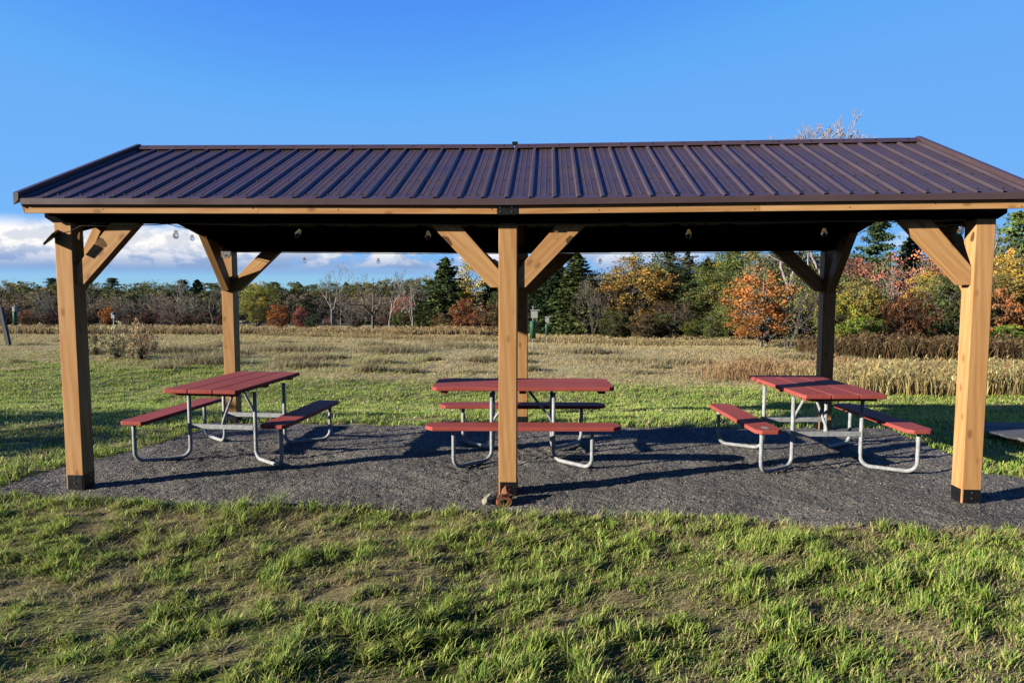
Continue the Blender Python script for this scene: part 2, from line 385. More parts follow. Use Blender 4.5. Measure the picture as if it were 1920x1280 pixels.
# tufts: pull part of the blades towards clump centres
nc = 4400; cx, cy = scatter(nc, -6.2, 7.4, -3.8, 1.0); hc = RS.rand(nc)
ci = RS.randint(0, nc, n); pull = RS.rand(n) < .62
x = np.where(pull, cx[ci] + RS.normal(0, .022, n), x); y = np.where(pull, cy[ci] + RS.normal(0, .022, n), y)
k = (inside_gravel(x, y) < .05 * RS.rand(n) ** 2) & (y < -.1 + 1.2 * (x > 5)) & (np.abs(x - .5) < (y + 5.53) * .86 + 2.0); x, y, ci, pull = x[k], y[k], ci[k], pull[k]; n = len(x)
c, dry, d = lawn_cols(x, y, n)
hm = .25 + 1.55 * fbm(x * 2.6 + 50, y * 2.6 + 2, 3)
fd = np.clip((fbm(x * 3.1 + 4, y * 3.1 + 7, 4) - .485) * 6, 0, 1)
h = RS.uniform(.026, .062, n) * hm * np.where(pull, .8 + 1.2 * hc[ci], .72) * np.where(d, .8, 1) * (1 - .28 * fd)
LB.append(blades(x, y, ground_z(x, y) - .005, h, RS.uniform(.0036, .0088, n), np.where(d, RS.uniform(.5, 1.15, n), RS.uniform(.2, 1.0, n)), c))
# dead thatch lying flat
n = 90000; x, y = scatter(n, -6.2, 7.4, -3.8, -.12); k = (inside_gravel(x, y) < .10 * RS.rand(n)) & (RS.rand(n) < .3 + .7 * (fbm(x * 3.1 + 4, y * 3.1 + 7, 4) > .48)); x, y = x[k], y[k]; n = len(x)
LB.append(blades(x, y, ground_z(x, y) + RS.uniform(0, .02, n), RS.uniform(.03, .08, n), RS.uniform(.002, .004, n), RS.uniform(1., 1.2, n), np.where((RS.rand(n) < .5)[:, None], STRAW, TAN) * RS.uniform(.6, 1.2, (n, 1))))
# lawn left, right and behind the pad
n = 470000; x, y = scatter(n, -16, 17, -.5, 11.5)
nc = 7000; cx, cy = scatter(nc, -15, 15, -.5, 11.5); ci = RS.randint(0, nc, n); pull = RS.rand(n) < .35
x = np.where(pull, cx[ci] + RS.normal(0, .05, n), x); y = np.where(pull, cy[ci] + RS.normal(0, .05, n), y)
dist = y + 5.53
k = (inside_gravel(x, y) < .04 * RS.rand(n)) & (np.abs(x + .1) < dist * .9 + 2.2) & (RS.rand(n) > straw_amt(x, y) * .9) & (RS.rand(n) < np.clip(1.5 - dist / 18, .4, 1)); x, y = x[k], y[k]; n = len(x)
c, dry, d = lawn_cols(x * .6, y * .6, n, -.03)
edge = np.exp(-np.abs(inside_gravel(x, y)) / .22)
c = np.where((d & (RS.rand(n) < .45))[:, None], GREEN * 1.1, c)
h = RS.uniform(.03, .07, n) * (.6 + .7 * fbm(x * 1.2, y * 1.2)) * (1 + .5 * edge)
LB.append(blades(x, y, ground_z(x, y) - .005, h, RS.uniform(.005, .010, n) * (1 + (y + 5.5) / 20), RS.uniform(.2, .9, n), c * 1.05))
n = 90000; x, y = scatter(n, -21, -3, 11, 16.5); k = (RS.rand(n) > straw_amt(x, y) * .8) & (np.abs(x + .2) < (y + 5.53) * .9 + .5); x, y = x[k], y[k]; n = len(x)
c, dry, d = lawn_cols(x * .5, y * .5, n, .04)
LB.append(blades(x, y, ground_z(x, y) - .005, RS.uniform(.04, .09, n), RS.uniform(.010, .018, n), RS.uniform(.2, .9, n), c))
V, q, t, C = join(LB)
tag(np_mesh('lawn_grass', V, q, t, C, M_GRASS), 'short patchy green and straw coloured lawn grass around the gravel pad', 'grass', None, 'stuff')

# fallen leaves and pale chips lying about
n = 420; x = RS.uniform(-4.6, 5.2, n); y = RS.uniform(-3, 3, n); inside = inside_gravel(x, y) > 0
k = ~inside | (RS.rand(n) < .45); x, y, inside = x[k], y[k], inside[k]; n = len(x)
nw = 60; x = np.concatenate([x, 2.75 + RS.normal(0, .55, nw)]); y = np.concatenate([y, .45 + RS.normal(0, .3, nw)]); pale = np.arange(len(x)) >= n; n = len(x)
sz = np.where(pale, RS.uniform(.004, .011, n), RS.uniform(.008, .02, n)); a = RS.rand(n) * 6.28; z = np.where(inside_gravel(x, y) > 0, .02, ground_z(x, y) + .035)
pz0 = np.stack([x, y, z], 1); A_ = np.stack([np.cos(a), np.sin(a), RS.normal(0, .25, n)], 1) * sz[:, None]; B_ = np.stack([-np.sin(a), np.cos(a), RS.normal(0, .25, n)], 1) * sz[:, None] * .6
V = np.stack([pz0 - A_, pz0 - B_, pz0 + A_, pz0 + B_], 1).reshape(-1, 3); q = (np.arange(n) * 4)[:, None] + np.arange(4)
cc = np.where(pale[:, None], np.array([.8, .78, .72]), np.array([[.45, .24, .10], [.30, .15, .07], [.55, .36, .16]])[RS.randint(0, 3, n)])
tag(np_mesh('fallen_leaves', V, q, None, np.repeat(cc, 4, 0), M_DRY), 'scattered dry leaves and pale chips on gravel and lawn', 'leaves', None, 'stuff')

# mown straw field
LB = []
n = 230000; y = 7.5 + 31 * RS.rand(n) ** 1.6; x = RS.uniform(-1, 1, n) * (y + 5.5) * .95 - .2
k = RS.rand(n) < straw_amt(x, y); x, y = x[k], y[k]; n = len(x)
f = fbm(x * .5 + 3, y * 1.4 + 5, 3); gr_ = np.clip((f - .62) * 8, 0, 1) * .3 + sstep(-6, -12, x) * .3
c = np.where((RS.rand(n) < gr_)[:, None], np.array([.62, .54, .17]), np.array([1.0, .78, .38])) * RS.uniform(.8, 1.15, (n, 1))
row = np.clip((fbm(x * .3, y * .5 + 40, 4) - .54) * 4, 0, 1)
h = RS.uniform(.02, .045, n) * (1 + .9 * row) * (1 + y / 25); s = 1 + (y - 5) / 8
LB.append(blades(x, y, ground_z(x, y), h, .008 * s, RS.uniform(.4, 1.1, n), c))
# tussocks
tus = [(-4.2, 8.3, .5, .22), (-3.2, 8.2, .45, .18), (-.6, 11.2, .5, .14), (-1.6, 12.1, .6, .14), (-7, 12, 1.0, .2), (2.5, 12.2, .8, .16), (4.0, 11.4, .9, .18), (-8.5, 17, 1.6, .25), (-12, 15, 1.5, .25), (-5, 16, 1.4, .25), (1.6, 15.5, 1., .25), (6, 9.6, .9, .2), (-6.4, 9.6, .8, .2), (-9.3, 10.2, 1.2, .3), (-2.5, 19, 2, .2)]
tus = [(a_, 2.15 / ((1.73 + .04 * max(0, b_ - 8)) / (b_ + 5.5)) - 5.5 if b_ < 18.5 else b_, c_, d_) for a_, b_, c_, d_ in tus]
for i in range(46):
    yy = 11.5 + 11 * RS.rand(); tus.append((RS.uniform(-.8, .7) * (yy + 5.5), yy, .3 + .5 * RS.rand(), .08 + .12 * RS.rand()))
for tx, ty, tr_, th in tus:
    n = int(900 * tr_); x = tx + RS.normal(0, tr_ * .5, n); y = ty + RS.normal(0, tr_ * .3, n)
    c = np.where((RS.rand(n) < .35)[:, None], np.array([.38, .40, .15]), np.array([.82, .64, .38])) * RS.uniform(.6, 1.2, (n, 1))
    LB.append(blades(x, y, ground_z(x, y), th * RS.uniform(.6, 1.5, n), .014 * RS.uniform(.7, 1.3, n), RS.uniform(.3, .9, n), c))
V, q, t, C = join(LB)
tag(np_mesh('field_grass', V, q, t, C, M_DRY), 'mown pale straw grass with tussocks across the field behind the pavilion', 'grass', None, 'stuff')

# tall tan grass on the right, behind the lawn
def stalks(n, xf, yf, h0, h1, w, cols, name, label, heads=True, lean=(.1, .5)):
    x, y = xf, yf; n = len(x); i = RS.randint(0, len(cols), n); c = np.minimum(np.array(cols)[i] * np.array([1.75, 1.7, 1.35]), .95) * RS.uniform(.65, 1.25, (n, 1))
    hv = .55 + .65 * fbm(x * 1.1 + 60, y * 1.1, 3) / .7 * RS.uniform(.7, 1.1, n)
    LBs = [blades(x, y, ground_z(x, y), RS.uniform(h0, h1, n) * hv, w * RS.uniform(.6, 1.4, n), RS.uniform(*lean, n), c)]
    if heads:
        m = n // 2; j = RS.randint(0, n, m); hx = x[j] + RS.normal(0, .05, m); hy = y[j] + RS.normal(0, .05, m)
        hz = ground_z(hx, hy) + RS.uniform(.45, .85, m) * h1 * hv[j]
        LBs.append(blades(hx, hy, hz, RS.uniform(.06, .13, m), w * 1.8 * RS.uniform(.7, 1.3, m), RS.uniform(.7, 1.1, m), c[j] * 1.15))
    V, q, t, C = join(LBs)
    return tag(np_mesh(name, V, q, t, C, M_DRY), label, 'tall grass', None, 'stuff')
n = 30000; y = 8.3 + 2.2 * RS.rand(n) ** 1.3 + .5 * (RS.rand(n) - .5); x = RS.uniform(5.2, 18, n); k = RS.rand(n) < (.35 + .65 * sstep(.38, .58, fbm(x * .9 + 7, y * .9))) * sstep(5.2, 7.6, x + .6 * (fbm(x, y) - .5)); x, y = x[k], y[k]
stalks(0, x, y, .24, .54, .015, [(.60, .44, .24), (.50, .35, .18), (.66, .52, .30), (.36, .25, .13)], 'tall_grass', 'waist-high tan reed grass standing behind the right picnic table')
n = 6200; y = RS.uniform(10.2, 12.6, n); x = RS.uniform(3.4, 8.2, n); k = RS.rand(n) < .25 * sstep(3.4, 5., x) + .75 * (fbm(x * 2, y * 2) > .52) * sstep(3.6, 5.6, x); x, y = x[k], y[k]
stalks(0, x, y, .15, .42, .014, [(.46, .28, .17), (.50, .36, .22), (.36, .20, .13)], 'tall_grass', 'thin rusty weeds left of the tan reed grass')
n = 30000; x = RS.uniform(-16, 20, n); y = 23.5 + RS.uniform(0, 3, n) + np.where(x > 0, -.36 * x, 0) + np.where(x < -1, -.55 * (x + 1), 0) + 1.2 * (fbm(x * .4, x * 0 + 3) - .5)
c4 = [(.40, .27, .18), (.50, .39, .23), (.34, .24, .15), (.55, .45, .28), (.24, .22, .11)]
k = RS.rand(n) < np.where(x < -1, .35 + .5 * (fbm(x * .8, y * .8) > .5), .55 + .45 * (fbm(x * .8, y * .8) > .48)); x, y = x[k], y[k]
stalks(0, x, y, .07, .25, .020, c4, 'tall_grass', 'band of reddish brown tall grass along the far edge of the mown field')
n = 16000; x = RS.uniform(8.6, 20, n); y = 15.6 + RS.uniform(0, 2.2, n) - .12 * (x - 8); k = RS.rand(n) < .25 + .75 * sstep(.4, .6, fbm(x * 1.3, y * 1.3)); x, y = x[k], y[k]
stalks(0, x, y, .22, .75, .026, [(.12, .075, .05), (.20, .12, .08), (.10, .065, .045), (.32, .22, .14), (.16, .14, .07)], 'brush', 'dark brown brush strip below the shrubs on the right', True, (.2, .8))
n = 16000; x = RS.uniform(-42, -2, n); y = 33 + RS.uniform(0, 5, n) + .0 * x
stalks(0, x, y, .2, .5, .05, [(.42, .30, .18), (.30, .18, .13), (.5, .42, .24)], 'tall_grass', 'distant tan grass strip below the left treeline')

# ------------------------------------------------------------------ pavilion
PX, PW, PD, PH, BH = 3.7236, .15, 2.8938, 2.2704, -.0875
OV, ZE, XE, XR = .1463, 2.3316, 3.925, 3.945
YM = (PD + PW) / 2
def sag(x): return -.025 * max(0, 1 - abs(x) / XR)
pav = thing('pavilion', 'open cedar picnic pavilion with six posts and a brown ribbed metal roof', 'pavilion')
def timber(name, p0, p1, w, d, mat=M_WOOD, up=(0, 0, 1), parent=pav, bevel=.004):
    m = frame(p0, p1, up); Lh = (Vector(p1) - Vector(p0)).length
    mb = MB(); mb.box(-w / 2, w / 2, -d / 2, d / 2, 0, Lh)
    mb.V = [tuple(m @ Vector(v)) for v in mb.V]
    return mb.build(name, mat, parent, m, bevel=bevel)
def bolt(mb, c, axis, r=.009, t=.006, mi=1):
    a = [(math.cos(k * math.pi / 3) * r, math.sin(k * math.pi / 3) * r) for k in range(6)]
    if axis == 'y': mb.prism([(c[0] + p[0], c[2] + p[1]) for p in a], 'y', c[1] + .001, c[1] - t, mi)
    else: mb.prism([(c[1] + p[0], c[2] + p[1]) for p in a], 'x', c[0] - .001, c[0] + t, mi)
for row, y0 in ((0, 0), (1, PD)):
    for x in (-PX, 0, PX):
        top = PH + (BH if row else 0) + sag(x)
        o = timber('post', (x, y0 + PW / 2, -.05), (x, y0 + PW / 2, top - .001), PW, PW, bevel=.006)
        mb = MB(); e = .004; hh = .125; hb = .012
        # plates set on each face, a strip of wood shows at the corners
        mb.box(x - PW / 2 + hb, x + PW / 2 - hb, y0 - e, y0 - .0005, -.04, hh)
        mb.box(x - PW / 2 + hb, x + PW / 2 - hb, y0 + PW + .0005, y0 + PW + e, -.04, hh)
        mb.box(x - PW / 2 - e, x - PW / 2 - .0005, y0 + hb, y0 + PW - hb, -.04, hh)
        mb.box(x + PW / 2 + .0005, x + PW / 2 + e, y0 + hb, y0 + PW - hb, -.04, hh)
        for zz in (.055, .1):
            bolt(mb, (x, y0 - e, zz), 'y', .007)
            bolt(mb, (x + PW / 2 + e, y0 + PW / 2, zz), 'x', .007)
        mb.build('base_bracket', [M_BLACK, M_SCREW], o)
# eave beams (dark), cut back at the ends
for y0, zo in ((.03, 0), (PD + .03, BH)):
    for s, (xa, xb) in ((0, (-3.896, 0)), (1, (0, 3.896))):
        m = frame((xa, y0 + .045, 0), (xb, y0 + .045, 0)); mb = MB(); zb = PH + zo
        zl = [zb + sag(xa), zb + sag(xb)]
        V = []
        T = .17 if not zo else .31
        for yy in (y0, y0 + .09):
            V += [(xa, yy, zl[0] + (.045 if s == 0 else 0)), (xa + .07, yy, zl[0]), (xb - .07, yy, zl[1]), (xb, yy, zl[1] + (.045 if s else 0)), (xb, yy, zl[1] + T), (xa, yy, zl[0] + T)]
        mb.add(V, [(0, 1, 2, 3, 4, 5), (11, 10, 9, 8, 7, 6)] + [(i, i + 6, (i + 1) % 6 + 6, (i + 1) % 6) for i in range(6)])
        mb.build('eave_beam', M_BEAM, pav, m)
# brace: pentagon in a vertical plane; sgn = direction along the plane axis
def brace(px, py, ax, sgn, zb, zt, run=.56, cut=.145, heel=.07, th=.09):
    """starts at face (px,py), rises from zb to zt"""
    rise = zt - zb; w_top = .235
    P = [(0, zb + cut), (0, zb), (heel, zb), (run, zt), (run - w_top, zt)]
    V = []
    for t in (-th / 2, th / 2):
        for a, z in P: V.append((px + sgn * a, py + t, z) if ax == 'x' else (px + t, py + sgn * a, z))
    F = [(0, 1, 2, 3, 4), (9, 8, 7, 6, 5)] + [(i, i + 5, (i + 1) % 5 + 5, (i + 1) % 5) for i in range(5)]
    m = frame(V[2], V[3])
    part('brace', V, F, M_WOOD, pav, m, bevel=.004)
for x in (-PX, 0, PX):
    for s in (-1, 1):
        if (x < 0 and s < 0) or (x > 0 and s > 0): continue
        brace(x + s * (PW / 2 - .001), .03 + .046, 'x', s, 1.757 + sag(x), PH + sag(x) - .002)
        brace(x + s * (PW / 2 - .001), PD + .03 + .046, 'x', s, 1.69 + sag(x), PH + BH + sag(x) - .002, run=.6)
for x in (-PX, PX):
    brace(x, PW - .001, 'y', 1, 1.70, 2.36, run=.60, heel=.05)
    brace(x, PD + .001, 'y', -1, 1.69, 2.36, run=.60, heel=.05)
# fascia boards
def fpts(xa, xb, y): return (xa, y, ZE + .034 + sag(xa)), (xb, y, ZE + .034 + sag(xb))
for xa, xb in ((-XE, -1.990), (-1.988, -.077), (.088, 1.948), (1.950, XE)):
    p, q = fpts(xa, xb, -OV + .0125); m = frame(p, q, (0, 1, 0)); mb = MB(); mb.bar(p, q, .068, .025, (0, 1, 0))
    for k in range(4):
        bx = xa + (xb - xa) * (.02 + .32 * k); bz = p[2] + .012 * (-1) ** k; mb.box(bx - .004, bx + .004, -OV - .001, -OV + .002, bz, bz + .008, 1)
    mb.build('fascia_board', [M_WOOD, M_PLAS], pav, m)
    p, q = fpts(xa, xb, PD + PW + OV - .0125); timber('fascia_board', p, q, .068, .025, bevel=.002, up=(0, 1, 0))
mb = MB(); z0 = ZE - .004 + sag(0); mb.box(-.0765, .0875, -OV - .004, -OV + .02, z0, z0 + .077)
for bx in (-.052, .052 - .013):
    for bz in (.02, .055): bolt(mb, (bx, -OV - .004, z0 + bz), 'y', .007)
mb.build('splice_plate', [M_BLACK, M_SCREW], pav)
# roof planes
ZR0 = ZE + .068 + .042; SL = .4330; NRM = 1 / math.sqrt(1 + SL * SL)
YE = -OV - .028
def rz(y): return ZR0 + SL * (min(y, 2 * YM - y) - YE)
SP = .1868
prof = []; xx = 0.
ribs = [k * SP for k in range(-21, 22)]
for r in ribs:
    if abs(r) > XR - .02: continue
    prof += [(r - .021, 0), (r - .010, .018), (r + .010, .018), (r + .021, 0)]
    for k in (1, 2):
        rr = r + .021 + k * (SP - .042) / 3
        if rr < XR - .03: prof += [(rr - .007, 0), (rr - .003, .0022), (rr + .003, .0022), (rr + .007, 0)]
prof = [(-XR, 0)] + [p for p in prof if abs(p[0]) < XR] + [(XR, 0)]
for side in (0, 1):
    V = []; n = len(prof)
    for ys_ in (YE, YM):
        for (x, h) in prof:
            y = ys_ - SL * NRM * h * (1 if ys_ < YM - .01 else 1); z = rz(ys_) + NRM * h + sag(x)
            if side: y = 2 * YM - y
            V.append((x, y, z))
    F = [(i, i + 1, n + i + 1, n + i) if not side else (i + 1, i, n + i, n + i + 1) for i in range(n - 1)]
    mb = MB().add(V, F)
    for i in range(len(ribs) - 1):
        for t in (.06, .30, .53, .93):
            for off in (.05, SP - .05):
                if abs(t - .93) < .01 and off > .06: continue
                jx = ribs[i] + off + random.uniform(-.006, .006); y = YE + (YM - YE) * (t + random.uniform(-.004, .004))
                if abs(jx) > XR - .05: continue
                z = rz(y) + sag(jx); yy = y if not side else 2 * YM - y
                mb.box(jx - .0058, jx + .0058, yy - .0058, yy + .0058, z - .004, z + .009, 1)
    mb.build('roof_panel', [M_ROOF, M_RSCREW], pav)
# eave drip trim, rake trims, ridge cap
for side in (0, 1):
    for xa, xb in ((-XE - .01, 0), (0, XE + .01)):
        prf = [(YE - .006, ZR0 + .004), (YE - .006, ZR0 - .045), (YE + .006, ZR0 - .045), (YE + .006, ZR0 - .012), (YE + .07, rz(YE + .07) - .008), (YE + .07, rz(YE + .07) + .003)]
        V = []
        for x in (xa, xb):
            for (y, z) in prf: V.append((x, y if not side else 2 * YM - y, z + sag(x)))
        n = 6; F = [tuple(range(n)), tuple(range(2 * n - 1, n - 1, -1))] + [(i, i + n, (i + 1) % n + n, (i + 1) % n) for i in range(n)]
        part('eave_trim', V, F, M_TRIM, pav, bevel=.0015)
for sx_ in (-1, 1):
    for side in (0, 1):
        mb = MB(); xa, xb = sx_ * XR, sx_ * (XR + .042)
        H_ = .050
        V = []
        for y in (YE - .012, YM):
            z = rz(max(y, YE)) ; yy = y if not side else 2 * YM - y
            for (x, dz) in ((xa, -.004), (xa, H_), (xb + sx_ * .0, H_), (xb, -.05)): V.append((x, yy, z + dz))
        mb.add(V, [(0, 1, 2, 3), (7, 6, 5, 4), (0, 4, 5, 1), (1, 5, 6, 2), (2, 6, 7, 3), (3, 7, 4, 0)])
        for t in (.12, .36, .58, .8):
            y = YE + t * (YM - YE); yy = y if not side else 2 * YM - y
            mb.box(min(xa, xb) + .02, max(xa, xb) - .02, yy - .006, yy + .006, rz(y) + H_ - .001, rz(y) + H_ + .006, 1)
        mb.build('rake_trim', [M_TRIM, M_BLACK], pav)
        # wooden rake board at the outside of the gable
        p0 = (sx_ * (XE + .0125), (YE + .03) if not side else 2 * YM - YE - .03, rz(YE + .03) - .075); p1 = (sx_ * (XE + .0125), YM, rz(YM) - .075)
        timber('rake_board', p0, p1, .11, .025, up=(1, 0, 0), bevel=.002)
for xa, xb in ((-XR - .02, -.03), (.0, XR + .02)):
    prf = [(YM - .10, rz(YM - .10) + .020), (YM - .095, rz(YM - .095) + .028), (YM - .022, rz(YM) + .030), (YM, rz(YM) + .036), (YM + .022, rz(YM) + .030), (YM + .095, rz(YM - .095) + .028), (YM + .10, rz(YM - .10) + .020), (YM, rz(YM) + .018)]
    V = []
    for x in (xa, xb):
        for (y, z) in prf: V.append((x, y, z + sag(x)))
    n = 8; F = [tuple(range(n)), tuple(range(2 * n - 1, n - 1, -1))] + [(i, i + n, (i + 1) % n + n, (i + 1) % n) for i in range(n)]
    mb = MB().add(V, F); x = xa + .12
    while x < xb: z = rz(YM - .06) + .030 + sag(x); mb.box(x - .006, x + .006, YM - .066, YM - .054, z - .004, z + .010, 1); x += .31
    mb.build('ridge_cap', [M_TRIM, M_BLACK], pav)
mb = MB(); mb.box(-.045, .012, YM - .03, YM + .03, rz(YM) - .0, rz(YM) + .03); mb.build('ridge_joiner', M_BLACK, pav)
# rafters, gable arches, mid truss
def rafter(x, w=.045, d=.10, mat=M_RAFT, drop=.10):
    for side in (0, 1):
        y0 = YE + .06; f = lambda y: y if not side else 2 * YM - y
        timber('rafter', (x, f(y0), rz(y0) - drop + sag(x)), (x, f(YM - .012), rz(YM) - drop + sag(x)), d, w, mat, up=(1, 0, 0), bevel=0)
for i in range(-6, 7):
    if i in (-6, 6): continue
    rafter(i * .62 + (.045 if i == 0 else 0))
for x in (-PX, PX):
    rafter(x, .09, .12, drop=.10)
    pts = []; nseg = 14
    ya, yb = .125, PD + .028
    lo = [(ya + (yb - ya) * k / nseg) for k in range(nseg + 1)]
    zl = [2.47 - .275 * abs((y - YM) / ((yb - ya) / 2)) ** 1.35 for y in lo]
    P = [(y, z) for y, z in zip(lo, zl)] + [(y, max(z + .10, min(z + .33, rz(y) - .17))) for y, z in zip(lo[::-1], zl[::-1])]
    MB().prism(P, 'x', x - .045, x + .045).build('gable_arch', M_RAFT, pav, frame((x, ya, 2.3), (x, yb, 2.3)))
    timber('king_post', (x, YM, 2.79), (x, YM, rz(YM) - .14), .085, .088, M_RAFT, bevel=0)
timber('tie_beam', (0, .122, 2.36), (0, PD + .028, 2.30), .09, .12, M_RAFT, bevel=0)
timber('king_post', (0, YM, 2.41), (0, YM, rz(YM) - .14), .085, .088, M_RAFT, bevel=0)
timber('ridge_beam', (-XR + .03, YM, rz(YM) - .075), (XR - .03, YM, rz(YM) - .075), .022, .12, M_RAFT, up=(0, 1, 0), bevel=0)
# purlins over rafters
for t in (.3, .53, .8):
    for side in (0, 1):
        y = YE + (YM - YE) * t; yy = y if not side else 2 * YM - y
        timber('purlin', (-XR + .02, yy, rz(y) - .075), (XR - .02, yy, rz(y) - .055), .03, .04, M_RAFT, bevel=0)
# steel plates on the front faces of the rear post heads
for x in (-PX, 0, PX):
    zt = PH + BH + sag(x); e = .004
    P = [(x - .06, zt), (x + .06, zt), (x + .06, zt - .04), (x + .03, zt - .075), (x - .03, zt - .075), (x - .06, zt - .04)]
    mb = MB().prism(P, 'y', PD - e, PD - .0005); bolt(mb, (x, PD - e, zt - .05), 'y', .009)
    mb.build('post_head_plate', [M_GREYPL, M_PLAS], pav)

# ------------------------------------------------------------------ string lights
sl = thing('string_lights', 'black string of clear filament bulbs hung around the inside of the pavilion eaves', 'string lights')
def glass_bulb(p, tilt=0., az=0.):
    m = Matrix.Translation(p) @ Euler((0, tilt, az)).to_matrix().to_4x4()
    mb = MB(); mb.lathe([(.012, -.045), (.013, -.052), (.0175, -.064), (.0225, -.080), (.0235, -.092), (.0215, -.103), (.015, -.112), (.004, -.116)], n=16)
    mb.V = [tuple(m @ Vector(v)) for v in mb.V]
    g = mb.build('bulb', M_GLASSB, sl, m, smooth=True)
    mb = MB(); mb.lathe([(.006, .008), (.013, .004), (.0155, -.004), (.0155, -.036), (.0125, -.046)], n=12)
    mb.build('socket', M_PLAS, g)
    mb = MB()
    for k in range(4):
        a = k * 1.57; mb.tube([(.003 * math.cos(a), .003 * math.sin(a), -.046), (.009 * math.cos(a + .5), .009 * math.sin(a + .5), -.075), (.006 * math.cos(a + .9), .006 * math.sin(a + .9), -.105)], .0011, 4)
    mb.build('filament', M_STRINGW, g)
fr = [(-3.55, .0), (-2.731, .05), (-1.674, .5), (-.642, .0), (.390, .0), (1.435, .0), (2.482, .0), (3.55, -.35)]
pts = [(-3.77, -.035, 2.17), (-3.66, -.012, 2.19)]
prev = None
for i, (x, t) in enumerate(fr):
    z = 2.262 + sag(x) + (-.02 if i in (0,) else 0)
    if prev:
        for k in (1, 2, 3):
            q = k / 4; pts.append((prev[0] + (x - prev[0]) * q, -.012, prev[2] + (z - prev[2]) * q - .008 * math.sin(q * math.pi)))
    yb = -.012 if 1 < i < 7 else .02
    glass_bulb((x, -.03, z - .01), t, 0.4 * i)
    pts.append((x, -.02, z)); prev = (x, 0, z)
pts += [(3.64, .1, 2.24)]
for (y, z) in ((.5, 2.26), (1.1, 2.37), (1.95, 2.33), (2.72, 2.17)): pts.append((3.66, y, z))
back = [(2.78, 2.15), (1.888, 2.155), (.957, 2.145), (.07, 2.15), (-.85, 2.15), (-1.7715, 2.15), (-2.70, 2.16)]
for i, (x, z) in enumerate(back):
    pts.append((x + .45, 2.84, z - .005)); glass_bulb((x, 2.84, z - .01), 0, i); pts.append((x, 2.84, z))
pts += [(-3.3, 2.84, 2.165), (-3.6, 2.83, 2.17)]
MB().tube(pts, .0038, 5).build('cord', M_PLAS, sl)
pts = [(-3.6, 2.83, 2.17)]
for (y, z) in ((2.66, 2.20), (1.96, 2.37), (1.2, 2.40), (.5, 2.33), (.15, 2.25)): pts.append((-3.65, y, z))
MB().tube(pts, .0038, 5).build('cord', M_PLAS, sl)
glass_bulb((-3.655, 2.66, 2.20)); glass_bulb((-3.655, 1.96, 2.365)); glass_bulb((3.66, 1.95, 2.33)); glass_bulb((3.66, 2.66, 2.17))
# solar panel on the near left post
so = thing('solar_panel', 'small black solar panel tilted on a bracket at the top of the front left post', 'solar panel', (-3.79, -.035, 2.15))
nrm = Vector((-.62, -.42, .62)).normalized(); m = frame((0, 0, 0), nrm, (0, 1, 0))
def inm(mb, m): mb.V = [tuple(m @ Vector(v)) for v in mb.V]; return mb
inm(MB().box(-.06, .06, -.095, .095, -.008, .008), m).build('panel_frame', M_PLAS, so, bevel=.002)
inm(MB().box(-.054, .054, -.089, .089, .0082, .0095), m).build('solar_cells', M_SOLAR, so)
MB().bar((0, 0, 0), (.055, .0345, -.01), .02, .02).build('bracket', M_PLAS, so)

